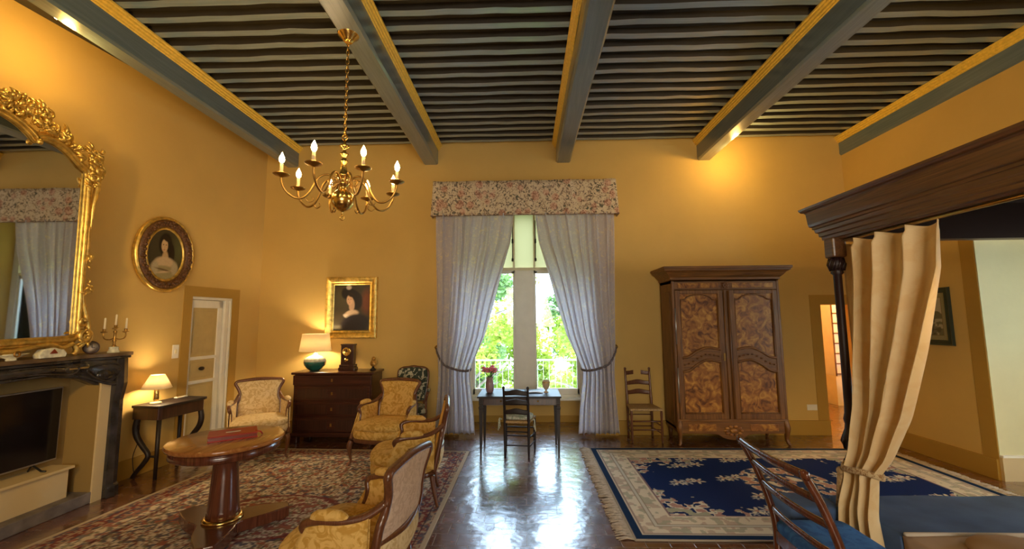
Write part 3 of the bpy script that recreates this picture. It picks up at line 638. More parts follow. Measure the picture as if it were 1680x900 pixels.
# ================================================================== PICTURES
def canvas(fn, nu, nv, mask=None):
    """grid in local x (width) / z (height), facing -y; fn(U,V)->colours in 0..1"""
    U, V = np.meshgrid(np.linspace(0, 1, nu + 1), np.linspace(0, 1, nv + 1)); U = U.ravel(); V = V.ravel(); return U, V, fn(U, V)
def ell(U, V, cx, cy, rx, ry, soft=.15, rot=0):
    dx = U - cx; dy = V - cy; c_, s_ = math.cos(rot), math.sin(rot); a = (dx * c_ + dy * s_) / rx; b_ = (-dx * s_ + dy * c_) / ry
    return np.clip((1 - np.hypot(a, b_)) / soft, 0, 1)
def lady_hat(U, V):
    c = np.tile(np.array((.045, .035, .02)), (len(U), 1)); c = mixc(c, ell(U, V, .25, .75, .4, .3, .9) * .7, (.10, .09, .05)); c = mixc(c, ell(U, V, .92, .62, .22, .35, .6) * .8, (.20, .05, .02))
    c = mixc(c, ell(U, V, .2, .08, .3, .06, .8) * .6, (.35, .33, .24))
    c = mixc(c, ell(U, V, .50, .78, .31, .13, .2, -.35), (.010, .008, .010)); c = mixc(c, ell(U, V, .34, .80, .15, .14, .3), (.012, .01, .012)); c = mixc(c, ell(U, V, .64, .62, .17, .20, .3), (.012, .009, .010))
    c = mixc(c, ell(U, V, .41, .93, .09, .06, .5), (.55, .48, .42)); c = mixc(c, ell(U, V, .50, .55, .09, .16, .3), (.55, .36, .24))
    c = mixc(c, ell(U, V, .50, .36, .22, .10, .3, .15), (.62, .46, .32)); c = mixc(c, ell(U, V, .38, .31, .13, .05, .4, -.3), (.70, .58, .46))
    c = mixc(c, ell(U, V, .60, .14, .42, .24, .2, .12), (.014, .010, .014)); c = mixc(c, ell(U, V, .44, .66, .095, .125, .25, .1), (.66, .42, .28))
    c = mixc(c, ell(U, V, .48, .77, .13, .06, .4, -.3), (.02, .012, .01))
    for ex in (.405, .475): c = mixc(c, ell(U, V, ex, .675, .018, .010, .4), (.06, .03, .02))
    c = mixc(c, ell(U, V, .435, .60, .025, .010, .4), (.45, .12, .08)); c = mixc(c, ell(U, V, .437, .635, .009, .028, .7) * .5, (.42, .24, .15)); return c
def lady_oval(U, V):
    U = (U - .5) / 1.15 + .5; V = (V - .46) / 1.15 + .46
    c = np.tile(np.array((.055, .045, .022)), (len(U), 1)); c = mixc(c, ell(U, V, .82, .6, .25, .35, .9) * .8, (.10, .11, .04))
    c = mixc(c, ell(U, V, .49, .66, .17, .22, .2), (.010, .006, .004)); c = mixc(c, ell(U, V, .63, .50, .10, .22, .2), (.016, .008, .005))
    c = mixc(c, ell(U, V, .50, .24, .36, .20, .12), (.30, .23, .12)); c = mixc(c, ell(U, V, .50, .42, .09, .16, .3), (.56, .38, .2)); c = mixc(c, ell(U, V, .50, .36, .27, .11, .3), (.62, .46, .27))
    c = mixc(c, ell(U, V, .50, .15, .38, .17, .2), (.34, .29, .14)); c = mixc(c, ell(U, V, .28, .25, .10, .14, .4), (.48, .40, .25)); c = mixc(c, ell(U, V, .74, .27, .10, .14, .4), (.48, .40, .25))
    c = mixc(c, ell(U, V, .50, .20, .26, .025, .6, .15), (.62, .46, .28)); c = mixc(c, ell(U, V, .46, .235, .24, .02, .6, -.1), (.14, .08, .03))
    c = mixc(c, ell(U, V, .47, .64, .085, .125, .2), (.64, .44, .25)); c = mixc(c, ell(U, V, .51, .76, .12, .05, .3, -.3), (.02, .01, .005))
    for ex in (.44, .505): c = mixc(c, ell(U, V, ex, .655, .018, .010, .4), (.05, .025, .015))
    c = mixc(c, ell(U, V, .465, .57, .026, .010, .4), (.45, .13, .08)); c = mixc(c, ell(U, V, .467, .61, .009, .03, .7) * .5, (.42, .26, .14)); return c
def landscape(U, V):
    c = np.tile(np.array((.30, .28, .15)), (len(U), 1)); inner = ((U > .12) & (U < .88) & (V > .12) & (V < .88))
    c = mixc(c, (np.abs(np.maximum(np.abs(U - .5) / .78, np.abs(V - .5) / .78) - .5) < .01) * 1., (.2, .13, .05))
    n = vnoise(U, V, 9, 41); n2 = vnoise(U, V, 22, 42); c = mixc(c, inner * 1., (.50, .44, .30)); c = mixc(c, (inner & (V < .58 + .2 * (n - .5)) ) * 1., (.16, .15, .08)); c = mixc(c, (inner & (V < .45) & (n2 > .5)) * .8, (.46, .42, .28)); c = mixc(c, (inner & (V < .3) & (n > .5)) * .7, (.08, .07, .04)); return c
def frame_sweep(m, w, h, prof):
    """rectangular mitred frame; prof = [(outward, forward)] ; plane xz centred, front -y"""
    rings = []
    for sx, sz in ((-1, -1), (1, -1), (1, 1), (-1, 1), (-1, -1)):
        rings.append([(sx * (w / 2 + o), -f_, sz * (h / 2 + o)) for o, f_ in prof])
    return m.loft(rings, cap=False, smooth=False)
# lady with the hat
p = thing('portrait_painting', 'gilt-framed portrait of a lady in a black hat above the chest of drawers', 'painting', (-2.61, 6.375, 1.85))
frame_sweep(MB(), .56, .70, [(-.012, 0), (-.012, .02), (.0, .032), (.02, .030), (.035, .045), (.07, .062), (.095, .066), (.105, .055), (.108, 0)]).build('frame', X['gold'], p)
U, V, c = canvas(lady_hat, 90, 110); m = MB(); m.grid(lambda u, v: ((u - .5) * .56, -.018, (v - .5) * .70), 90, 110, False); m.build('canvas', X['paint'], p, solid=.006, colors=c)
# oval portrait on the left wall
rzL = math.radians(90) + 0 - math.atan(SPL)
yo = 4.80; p = thing('portrait_painting', 'oval carved-frame portrait of a dark-haired lady on the left wall', 'painting', (xw(yo) + .012, yo, 2.435), rzL)
def oval_ring(prof, rx, rz_, n=64):
    rings = []
    for i in range(n + 1):
        a = 2 * PI * i / n; rings.append([((rx + o) * math.cos(a), -f_, (rz_ + o) * math.sin(a)) for o, f_ in prof])
    return rings
RX, RZ = .225, .30
MB().loft(oval_ring([(.10, 0), (.135, .0), (.145, .03), (.125, .06), (.105, .055), (.10, .03)], RX, RZ), cap=False).build('outer_rim', X['gold'], p)
MB().loft(oval_ring([(-.012, 0), (-.012, .035), (.0, .045), (.018, .04), (.028, .02), (.028, 0)], RX, RZ), cap=False).build('inner_rim', X['gold'], p)
m = MB().loft(oval_ring([(.02, .0), (.02, .045), (.04, .066), (.08, .07), (.105, .05), (.105, 0)], RX, RZ), cap=False)
r = random.Random(2)
for i in range(84):
    a = 2 * PI * i / 84 + r.uniform(-.02, .02); o = .062 + .02 * math.sin(i * 2.4); s_ = r.uniform(.013, .022); m.puff(((RX + o) * math.cos(a), -.066, (RZ + o) * math.sin(a)), (s_, .014, s_), (1, 1), 8, 6)
m.build('carved_frame', X['tort'], p)
U, V, c = canvas(lady_oval, 90, 110)
gu, gv = np.meshgrid(np.linspace(0, 1, 91), np.linspace(0, 1, 111))
m = MB()
def ovalmap(u, v):     # square -> disc keeps the picture inside the oval
    a, b_ = 2 * u - 1, 2 * v - 1; return (a * math.sqrt(1 - b_ * b_ / 2) * RX, -.028, b_ * math.sqrt(1 - a * a / 2) * RZ)
m.grid(ovalmap, 90, 110, False)
UU = np.array([q[0] / RX / 2 + .5 for q in m.v]); VV = np.array([q[2] / RZ / 2 + .5 for q in m.v])
m.build('canvas', X['paint'], p, solid=.006, colors=lady_oval(UU, VV))
# landscape on the right wall
p = thing('framed_print', 'dark green framed landscape print on the right wall behind the bed', 'picture', (XR - .002, 5.28, 1.655), math.radians(-90))
frame_sweep(MB(), .52, .56, [(-.01, 0), (-.01, .02), (.0, .026), (.03, .022), (.045, .03), (.052, .0)]).build('frame', simple('dark_green_frame', (.03, .045, .028), .4), p)
U, V, c = canvas(landscape, 80, 90); m = MB(); m.grid(lambda u, v: ((u - .5) * .52, -.012, (v - .5) * .56), 80, 90, False); m.build('print', X['paint'], p, solid=.005, colors=c)
# ================================================================== BERGERE ARMCHAIRS  (front is local -y)
def cabriole(m, x, y, h, sx, sy, r0=.030, r1=.011):
    """carved leg; (sx,sy) the outward direction"""
    P = smooth_path([(x, y, h), (x + sx * .020, y + sy * .020, h * .82), (x + sx * .012, y + sy * .012, h * .5), (x - sx * .004, y - sy * .004, h * .18), (x + sx * .012, y + sy * .012, .012), (x + sx * .026, y + sy * .026, .010)], 5)
    return m.tube(P, lerp_list([r0, r0 * 1.02, r0 * .68, r1, r1 * 1.15, r1 * .7], len(P)), 10, up=(1, 0, 0))
def seat_outline(sc=1.0, n=48, wf=.33, wb=.27, yf=-.275, yb=.27):
    pts = []
    for i in range(n):
        a = 2 * PI * i / n; cx, cy = math.cos(a), math.sin(a)
        ex = math.copysign(abs(cx) ** .5, cx); ey = math.copysign(abs(cy) ** .5, cy)
        t = (ey + 1) / 2; w = wf + (wb - wf) * t
        y = yf + (yb - yf) * t - (.03 * (1 - abs(ex)) if ey < 0 else -.02 * (1 - abs(ex)))
        pts.append((ex * w * sc, (y - 0) * sc + (1 - sc) * -.02))
    return pts
def bergere(label, front, back, loc, rz, group):
    t = thing('upholstered_armchair', label, 'armchair', loc, rz, group)
    H = .88
    o = seat_outline
    ring = lambda sc, z: [(x, y, z) for x, y in o(sc)]
    MB().loft([ring(.98, .255), ring(1.0, .262), ring(1.0, .292), ring(.97, .30)]).build('seat_frame', X['walnut'], t)
    MB().loft([ring(.95, .29), ring(1.0, .31), ring(1.015, .345), ring(.98, .385), ring(.9, .39)]).build('seat_upholstery', front, t)
    rings = []
    for sc, z in ((.80, .375), (.93, .385), (.985, .41), (.985, .435), (.93, .458), (.75, .474), (.4, .484), (.05, .487)): rings.append([(x * 1.0, min(y, .21) - .012, z) for x, y in o(sc)])
    MB().loft(rings).build('seat_cushion', front, t)
    for sx in (-1, 1):
        cabriole(MB(), sx * .29, -.255, .27, sx * .7, -.7).build('leg', X['walnut'], t)
        m = MB(); P = smooth_path([(sx * .23, .25, .27), (sx * .235, .265, .16), (sx * .24, .30, .005)], 5); m.tube(P, lerp_list([.026, .02, .014], len(P)), 8); m.build('leg', X['walnut'], t)
    # outline of the back frame: seat -> arm join -> shoulder -> crest
    def lean(z): return .265 + (z - .30) * .20
    hw = [(.30, .235), (.45, .245), (.58, .248), (.64, .222), (.72, .215), (.79, .243), (.835, .268), (.862, .25), (.872, .19), (.880, .11), (.885, 0)]
    def w_at(z): return float(np.interp(z, [a for a, _ in hw[:7]], [c for _, c in hw[:7]]))
    side = [(w, lean(z), z) for z, w in hw]
    crest = smooth_path([(-a, b_, c) for a, b_, c in side[:-1]] + [side[-1]] + list(reversed(side[:-1])), 5)
    m = MB().tube(crest, .0235, 8, flat=(1.0, 1.0), cap=True)
    m.tube(smooth_path([(-.245, lean(.50), .50), (0, lean(.50) + .035, .485), (.245, lean(.50), .50)], 5), .020, 8)
    for k in range(-2, 3): m.puff((k * .018, lean(.885) - .018, .893 - abs(k) * .003), (.014, .012, .013), (1, 1), 8, 6)
    m.build('back_frame', X['walnut'], t)
    def bp(sgn):
        def fn(u, v):
            z = (.33 if sgn < 0 else .50) + v * (.855 - (.33 if sgn < 0 else .50)); s = 2 * u - 1
            w = w_at(z) - .012
            top = .855 + .022 * (1 - s * s)
            z = (.33 if sgn < 0 else .50) + v * (top - (.33 if sgn < 0 else .50))
            y = lean(z)
            if sgn < 0: y += -.015 - .028 * (math.sin(PI * min(max(v, 0.02), .98)) ** .5) * (1 - s ** 4) + .018 * (1 - s * s)
            else: y += .012 + .012 * (1 - s ** 4) * math.sin(PI * v) + .02 * (1 - s * s) * (1 - v)
            return (s * w, y, z)
        return fn
    MB().grid(bp(-1), 20, 20).build('backrest', front, t, solid=.006, soff=0)
    MB().grid(lambda u, v: ((2 * u - 1) * .236, lean(.32 + v * .17) + .012 + .03 * (1 - (2 * u - 1) ** 2) + .02 * math.sin(PI * v), .31 + v * .18), 16, 8).build('lower_back_panel', X['velvet_pale'], t, solid=.006, soff=0)
    MB().grid(bp(1), 20, 20).build('back_panel', back, t, solid=.006, soff=0)
    for sx in (-1, 1):
        # arm rail sweeping forward from the back, scroll and support
        arm = smooth_path([(sx * .228, lean(.70), .70), (sx * .262, .25, .640), (sx * .300, .14, .622), (sx * .318, .04, .624), (sx * .322, -.03, .616), (sx * .316, -.07, .59), (sx * .300, -.06, .53), (sx * .300, -.09, .44), (sx * .312, -.17, .35), (sx * .312, -.22, .28)], 5)
        MB().tube(arm, lerp_list([.020, .021, .020, .020, .022, .022, .018, .018, .022, .026], len(arm)), 8).build('arm', X['walnut'], t)
        pad = MB(); pad.tube(smooth_path([(sx * .292, .17, .636), (sx * .302, .13, .650), (sx * .314, .07, .654), (sx * .320, .01, .650), (sx * .322, -.02, .634)], 4), lerp_list([.010, .026, .029, .026, .010], 17), 10)
        pad.build('arm_pad', front, t)
        def side_fn(off):
            top = [(.258, .27, .64), (.300, .14, .616), (.316, .04, .618), (.312, -.045, .60)]
            def fn(u, v):
                x, y, z = (float(np.interp(u, [0, .35, .7, 1], [q[i] for q in top])) for i in range(3))
                yb_ = float(np.interp(u, [0, 1], [.265, -.205])); xb = float(np.interp(u, [0, 1], [.262, .312]))
                pf = off * (.010 + .022 * math.sin(PI * v) * math.sin(PI * u))
                return (sx * (xb + (x - xb) * v + pf), yb_ + (y - yb_) * v, .335 + (z - .335) * v)
            return fn
        MB().grid(side_fn(1), 14, 10).build('side_panel', back if False else front, t, solid=.008, soff=0)
        MB().grid(side_fn(-1), 14, 10).build('inner_side_panel', front, t, solid=.008, soff=0)
    return t
G = 'gold upholstered armchairs round the pedestal table'
def face(fx, fy): return math.atan2(fx, -fy)     # local -y -> (fx,fy)
A = bergere('gold armchair standing in the far left corner beside the panelled door', X['velvet_pale'], X['backcloth'], (-3.30, 5.33, .0135), face(.55, -.83), G)
B = bergere('deep gold armchair facing forward before the chest of drawers', X['velvet'], X['backcloth'], (-1.68, 5.20, .0135), face(-.16, -.98), G)
Cc = dup(B, (-1.13, 4.10, .0135), face(-.975, -.19), 'gold armchair seen edge-on, farther of the two turning their backs to the aisle')
D = dup(B, (-1.03, 2.58, .0135), face(-.985, .17), 'nearest gold armchair in the foreground, its beige back panel turned to the view')

# green toile armchair by the curtain
t = thing('upholstered_armchair', 'armchair with green and cream leafy tapestry back standing beside the left curtain', 'armchair', (-1.62, 6.0, 0), face(.05, -1))
ring = lambda sc, z: [(x * .84, y * .84, z) for x, y in seat_outline(sc)]
MB().loft([ring(.98, .33), ring(1, .34), ring(1, .39), ring(.97, .40)]).build('seat_frame', X['walnut'], t)
MB().loft([ring(.95, .39), ring(.99, .42), ring(.97, .455), ring(.8, .48), ring(.4, .49), ring(.05, .492)]).build('seat_cushion', X['toile'], t)
for sx in (-1, 1):
    cabriole(MB(), sx * .24, -.235, .35, sx * .7, -.7, .024, .010).build('leg', X['walnut'], t)
    MB().tube(smooth_path([(sx * .19, .20, .35), (sx * .195, .21, .2), (sx * .2, .235, .005)], 4), lerp_list([.022, .014], 9), 8).build('leg', X['walnut'], t)
    m = MB(); m.tube(smooth_path([(sx * .205, .245, .70), (sx * .25, .1, .665), (sx * .27, -.06, .66), (sx * .265, -.1, .63), (sx * .25, -.08, .55), (sx * .255, -.13, .40)], 5), .016, 8); m.build('arm', X['walnut'], t)
    MB().tube(smooth_path([(sx * .245, .10, .675), (sx * .265, .02, .69), (sx * .268, -.05, .675)], 4), lerp_list([.012, .024, .012], 9), 10).build('arm_pad', X['toile'], t)
ol = [(.175, .50), (.19, .60), (.205, .72), (.215, .85), (.205, .93), (.15, .965), (.07, .975), (0, .985)]
lean2 = lambda z: .19 + (z - .45) * .16
P = [(-w, lean2(z), z) for w, z in ol[:-1]] + [(w, lean2(z), z) for w, z in reversed(ol)]
m = MB().tube(smooth_path(P, 4), .018, 8); m.tube([(-.175, lean2(.52), .52), (.175, lean2(.52), .52)], .018, 8)
for sx in (-1, 1): m.tube([(sx * .175, lean2(.5), .51), (sx * .17, .205, .38)], .018, 8)
m.build('back_frame', X['walnut'], t)
def tb(u, v):
    s = 2 * u - 1; z = .52 + v * (.945 + .028 * (1 - s * s) - .52); w = float(np.interp(z, [.5, .6, .72, .85, .93], [.17, .185, .20, .21, .20])); return (s * w, lean2(z) - .012 - .02 * (1 - s ** 4) * math.sin(PI * v), z)
MB().grid(tb, 18, 18).build('backrest', X['toile'], t, solid=.03, soff=0)

# ================================================================== LADDER-BACK CHAIRS (front is local -y)
def ladder(nm, label, loc, rz, wm, seatm, cushion, hb=.86, hs=.43, wf=.40, wb=.34, d=.36, slats=(.80, .665, .53), sh=.055, group=None):
    t = thing(nm, label, 'chair', loc, rz, group)
    yb = d / 2; yf = -d / 2
    for sx in (-1, 1):
        P = smooth_path([(sx * wb / 2, yb, 0), (sx * wb / 2, yb, hs), (sx * wb / 2 * 1.0, yb + .03, hs + .2), (sx * wb / 2 * 1.02, yb + .075, hb)], 5)
        MB().tube(P, lerp_list([.013, .018, .016, .013], len(P)), 8).lathe([(.004, -.01), (.016, .0), (.019, .012), (.012, .026), (.002, .03)], (sx * wb / 2 * 1.02, yb + .075, hb), 10).build('leg', wm, t)
        m = MB().lathe([(.011, 0), (.016, .06), (.013, .08), (.018, .12), (.015, .3), (.019, hs - .06), (.015, hs - .03), (.020, hs + .005)], (sx * wf / 2, yf, 0), 12); m.build('leg', wm, t)
        MB().tube([(sx * wf / 2, yf, .22), (sx * wb / 2, yb, .22)], .008, 8).tube([(sx * wf / 2, yf, .12), (sx * wb / 2, yb, .12)], .008, 8).build('stretcher', wm, t)
    MB().tube([(-wf / 2, yf, .17), (wf / 2, yf, .17)], .009, 8).tube([(-wf / 2, yf, .28), (wf / 2, yf, .28)], .009, 8).build('stretcher', wm, t)
    MB().tube([(-wb / 2, yb, .14), (wb / 2, yb, .14)], .008, 8).tube([(-wb / 2, yb, .30), (wb / 2, yb, .30)], .008, 8).build('stretcher', wm, t)
    for i, z in enumerate(slats):
        yy = yb + .075 * max(0, (z - hs)) / (hb - hs)
        def sf(u, v, z=z, yy=yy):
            s = 2 * u - 1; c_ = 1 - s * s; up = .006 * math.cos(s * PI * 1.5) * (1 if v > .5 else .3) + .016 * c_
            return (s * (wb / 2), yy + .022 * c_, z - sh / 2 + sh * v + (up if v > .5 else up * .6))
        MB().grid(sf, 18, 4).build('slat', wm, t, solid=.014, soff=0)
    MB().loft([[(-wf / 2 - .02, yf - .02, z), (wf / 2 + .02, yf - .02, z), (wb / 2 + .012, yb + .012, z), (-wb / 2 - .012, yb + .012, z)] for z in (hs - .022, hs + .008)], smooth=False).build('seat', seatm, t, bev=.01)
    if cushion:
        MB().puff((0, -.01, hs + .032), (wf / 2 - .005, d / 2 - .01, .03), (.35, .7)).build('cushion', cushion, t)
        m = MB()
        for sx in (-1, 1):
            for q in range(3): m.tube(smooth_path([(sx * wf / 2, yb - .02, hs + .02), (sx * (wf / 2 + .03), yb - .03 + q * .02, hs + .01 + q * .01), (sx * (wf / 2 + .02 + q * .012), yb - .03 + .01 * q, hs - .07 - .02 * q)], 4), .006, 6)
        m.build('cushion_tie', cushion, t)
    return t
desk_chair = ladder('ladder_back_chair', 'dark ladder-back chair with a cushion drawn up to the writing desk', (-.10, 5.50, 0), face(.12, 1), X['ebony'], X['rush'], X['cushion'], hb=.82, hs=.42, wf=.37, wb=.29, d=.32, slats=(.765, .65, .535))
ladder('ladder_back_chair', 'walnut ladder-back chair with rush seat against the wall beside the armoire', (1.615, 6.13, 0), face(0, -1), X['walnut'], X['rush'], None, hb=.92, hs=.44, wf=.40, wb=.34, d=.34, slats=(.87, .73, .60))
ladder('ladder_back_chair', 'red-brown chair glimpsed in the passage through the open doorway', (5.98, 7.95, 0), face(.7, .7), X['redbrown'], X['rush'], None, hb=.98, hs=.45, slats=(.92, .78, .64))

# ================================================================== BLUE SEATED CHAIR at the foot of the bed: back towards the view (front is local -y)
t = thing('open_back_chair', 'mahogany open-back chair with blue velvet seat in front of the bed', 'chair', (1.60, 2.34, 0), face(1, 0))
W2 = .285
for sx in (-1, 1):
    P = smooth_path([(sx * W2, .215, 0), (sx * W2, .185, .22), (sx * W2, .175, .45), (sx * W2, .21, .62), (sx * W2, .275, .80), (sx * (W2 - .0), .345, .94), (sx * W2, .355, .965)], 6)
    MB().tube(P, lerp_list([.016, .019, .022, .020, .019, .019, .010], len(P)), 8, flat=(1, 1.0)).build('leg', X['tablewood'], t)
    MB().lathe([(.014, 0), (.018, .05), (.024, .3), (.02, .38), (.03, .41), (.03, .47), (.02, .49)], (sx * W2, -.18, 0), 12).build('leg', X['tablewood'], t)
    MB().lathe([(.002, .02), (.012, .014), (.014, 0)], (sx * W2, .175, .485), 10).build('nail', X['silver'], t)
for z, yy, r_ in ((.945, .348, .014), (.835, .292, .012), (.72, .245, .012), (.575, .197, .012)):
    m = MB(); ov = .03 if z > .9 else 0; m.tube(smooth_path([(-W2 - ov, yy - .0, z), (-W2 / 2, yy + .018, z - .004), (0, yy + .022, z - .006), (W2 / 2, yy + .018, z - .004), (W2 + ov, yy, z)], 5), r_, 8, flat=(1.5, .8), up=(0, 0, 1)); m.build('back_rail', X['tablewood'], t)
MB().box(-W2 - .015, W2 + .015, .165, .19, .38, .455).box(-W2 - .015, W2 + .015, -.20, -.175, .38, .455).box(-W2 - .015, -W2 + .01, -.19, .18, .38, .455).box(W2 - .01, W2 + .015, -.19, .18, .38, .455).build('seat_frame', X['tablewood'], t, bev=.004)
MB().puff((0, 0, .475), (W2 + .008, .195, .045), (.2, .5), 36, 12).build('seat', X['bluevelvet'], t)
# ================================================================== ARMOIRE
t = thing('armoire', 'tall carved walnut armoire with two burl-panelled doors', 'wardrobe', (2.70, 5.86, 0))
w = .715; dep = .47
MB().box(-w, -w + .035, 0, dep, .16, 2.16).box(w - .035, w, 0, dep, .16, 2.16).box(-w, w, dep - .02, dep, .16, 2.16).box(-w, w, 0, dep, 2.12, 2.16).box(-w, w, 0, dep, .19, .23).build('body', X['arm'], t, bev=.006)
m = MB()
for sx in (-1, 1): MB().box(sx * (w - .035), sx * w, -.022, 0, .16, 2.16).build('corner_post', X['arm'], t, bev=.008)
# side panel mouldings
m = MB()
for sx in (-1, 1):
    for (z0, z1) in ((.28, .95), (1.05, 2.02)): MB().box(sx * w, sx * (w + .008), .06, dep - .06, z0, z1).build('side_panel', X['arm'], t, bev=.006)
m = MB(); rings = []
for (x, y) in ((-1, 1), (-1, -1), (1, -1), (1, 1)):
    prof = [(0, 2.14), (.0, 2.165), (.018, 2.175), (.018, 2.20), (.045, 2.225), (.075, 2.265), (.112, 2.29), (.118, 2.31), (.130, 2.315), (.130, 2.345), (.0, 2.345)]
    yy = dep if y > 0 else -.01
    rings.append([(x * (w + o), (yy if y > 0 else yy - o), z) for o, z in prof])
m.loft(rings, cap=False, smooth=False); m.box(-w - .12, w + .12, -.13, dep, 2.335, 2.345); m.build('cornice', X['armh'], t)
m = MB(); m.box(-w + .035, w - .035, -.018, 0, 2.035, 2.15); fr = m.build('frieze', X['armh'], t, bev=.004)
for (x0, x1) in ((-w + .08, -.09), (.09, w - .08)): MB().box(x0, x1, -.026, -.016, 2.06, 2.125).build('frieze_panel', X['burl'], fr, bev=.006)
m = MB()
for k in range(8): a = k * PI / 4; m.puff((.028 * math.cos(a), -.03, 2.092 + .028 * math.sin(a)), (.018, .012, .018), (1, 1), 8, 6)
m.puff((0, -.036, 2.092), (.016, .012, .016), (1, 1), 8, 6).box(-.05, .05, -.024, -.014, 2.045, 2.14); m.build('carved_rosette', X['arm'], fr)
def door_part(sx):
    a0, a1 = .045, w - .038            # inner, outer edge (distance from centre)
    xs = sorted((sx * a0, sx * a1)); x0, x1 = xs; z0, z1 = .335, 2.03
    st = .062
    D = MB().box(x0, x0 + st, -.03, 0, z0, z1).box(x1 - st, x1, -.03, 0, z0, z1).box(x0 + st, x1 - st, -.03, 0, z0, z0 + .07).box(x0 + st, x1 - st, -.03, 0, z1 - .05, z1).build('cupboard_door', X['arm'], t, bev=.006)
    MB().box(x0 + st, x1 - st, -.010, .0, z0 + .06, z1 - .04).build('burl_panel', X['burl'], D)
    # serpentine mid rails
    c = [(0, -.075), (.18, -.055), (.40, .015), (.62, .06), (.82, .055), (1, .035)]
    if sx > 0: c = [(1 - a, b_) for a, b_ in reversed(c)]
    L = x1 - x0 - 2 * st
    mid = MB()
    top = smooth_path([(x0 + st + a * L, -.02, 1.20 + b_) for a, b_ in c], 5); bot = smooth_path([(x0 + st + a * L, -.02, 1.03 + b_ * 1.15) for a, b_ in c], 5)
    for path in (top, bot): mid.tube(path, .018, 8)
    rings = [[(p.x, -.024, q.z), (p.x, -.024, p.z), (p.x, -.005, p.z), (p.x, -.005, q.z)] for p, q in zip(top, bot)]
    mid.loft(rings, smooth=False); mid.build('serpentine_rail', X['armh'], D)
    # mouldings round the panels, arched at the top
    mo = MB(); i0, i1 = x0 + st + .006, x1 - st - .006
    arch = [(0, -.13), (.12, -.125), (.2, -.07), (.35, -.03), (.5, -.02), (.65, -.03), (.8, -.07), (.88, -.125), (1, -.13)]
    mo.tube(smooth_path([(i0 + a * (i1 - i0), -.016, z1 - .05 + b_ * .6) for a, b_ in arch], 4), .011, 8)
    for xx in (i0, i1): mo.tube([(xx, -.016, z0 + .08), (xx, -.016, z1 - .12)], .010, 8)
    mo.tube([(i0, -.016, z0 + .08), (i1, -.016, z0 + .08)], .010, 8); mo.build('panel_moulding', X['arm'], D)
    cv = MB(); r = random.Random(5)
    for q in range(9):
        u = q / 8; xx = x0 + st + .03 + u * (L - .06); b_ = float(np.interp(u, [a for a, _ in c], [k for _, k in c])); cv.puff((xx, -.032, 1.115 + b_), (.018, .010, .012), (1, 1), 8, 6)
    cv.build('carving', X['arm'], D)
    return D
dl = door_part(-1); dr = door_part(1)
m = MB(); m.box(-.045, .045, -.018, .0, .33, 2.03); m.tube([(-.03, -.024, .34), (-.03, -.024, 2.02)], .012, 8).tube([(.03, -.024, .34), (.03, -.024, 2.02)], .012, 8); m.build('centre_stile', X['arm'], t)
for sx in (-1,):
    for z in (1.55,): MB().tube([(sx * (w - .03), -.036, z - .24), (sx * (w - .03), -.036, z + .24)], .007, 8).tube([(sx * (w - .03), -.036, z - 1.0), (sx * (w - .03), -.036, z - .55)], .007, 8).build('hinge', X['silver'], t)
MB().box(-.075, -.055, -.038, -.03, 1.09, 1.19).build('key_plate', X['brass_dk'], t)
MB().box(-w, w, -.03, .01, .30, .335).build('base_moulding', X['armh'], t, bev=.008)
ap = [(-w + .02, .30), (-w + .02, .16), (-w + .08, .15), (-w + .16, .155), (-.28, .15), (-.20, .14), (-.14, .10), (-.06, .075), (0, .07), (.06, .075), (.14, .10), (.20, .14), (.28, .15), (w - .16, .155), (w - .08, .15), (w - .02, .16), (w - .02, .30)]
a_ = MB().prism(ap, 'y', -.022, .01).build('apron', X['armh'], t, bev=.005)
m = MB()
for k in range(10): q = k * PI / 5; m.puff((.10 * math.cos(q), -.026, .19 + .055 * math.sin(q)), (.028, .012, .018), (1, 1), 8, 6)
m.puff((0, -.03, .19), (.05, .014, .03), (1, 1), 10, 6)
m.build('carved_cartouche', X['burl'], a_)
for sx in (-1, 1):
    for (x0, x1) in ((.22, .58),): MB().box(sx * x0, sx * x1, -.030, -.02, .185, .275).build('apron_panel', X['burl'], a_, bev=.008)
for sx in (-1, 1):
    m = MB(); P = smooth_path([(sx * (w - .035), .01, .32), (sx * (w - .02), -.015, .22), (sx * (w - .03), -.005, .09), (sx * (w - .015), -.03, .02), (sx * (w - .0), -.04, .03)], 5); m.tube(P, lerp_list([.04, .04, .024, .022, .014], len(P)), 8); m.build('foot', X['arm'], t)
    MB().lathe([(.02, 0), (.035, .16)], (sx * (w - .05), dep - .05, 0), 8).build('foot', X['arm'], t)

# ================================================================== CHEST OF DRAWERS
t = thing('chest_of_drawers', 'dark mahogany chest of drawers under the portrait of the lady in a hat', 'chest of drawers', (-2.665, 5.93, 0))
w = .545; dep = .42
MB().box(-w, w, 0, dep, .12, .91).build('carcass', X['mahog'], t, bev=.005)
MB().box(-w - .03, w + .03, -.035, dep + .005, .915, .948).build('top', X['mahog'], t, bev=.010)
for i, (z0, z1) in enumerate(((.775, .905), (.565, .755), (.355, .545), (.145, .335))):
    D = MB().box(-w + (.02 if i else .0), w - (.02 if i else .0), -.018 - (.012 if i == 0 else 0), 0, z0, z1).build('drawer', X['mahog'], t, bev=.008)
    yy = -.022 - (.012 if i == 0 else 0)
    m = MB(); m.box(-.012, .012, yy, yy + .006, (z0 + z1) / 2 - .02, (z0 + z1) / 2 + .02); m.build('lock_plate', X['brass_dk'], D)
    if i:
        e = MB()
        for (x0, x1) in ((-w + .06, -.06), (.06, w - .06)): e.box(x0, x1, -.021, -.017, z0 + .03, z1 - .03)
        e.build('veneer_panel', X['mahogv'], D, bev=.004)
MB().box(-w - .012, w + .012, -.03, dep, .085, .14).build('plinth', X['mahog'], t, bev=.008)
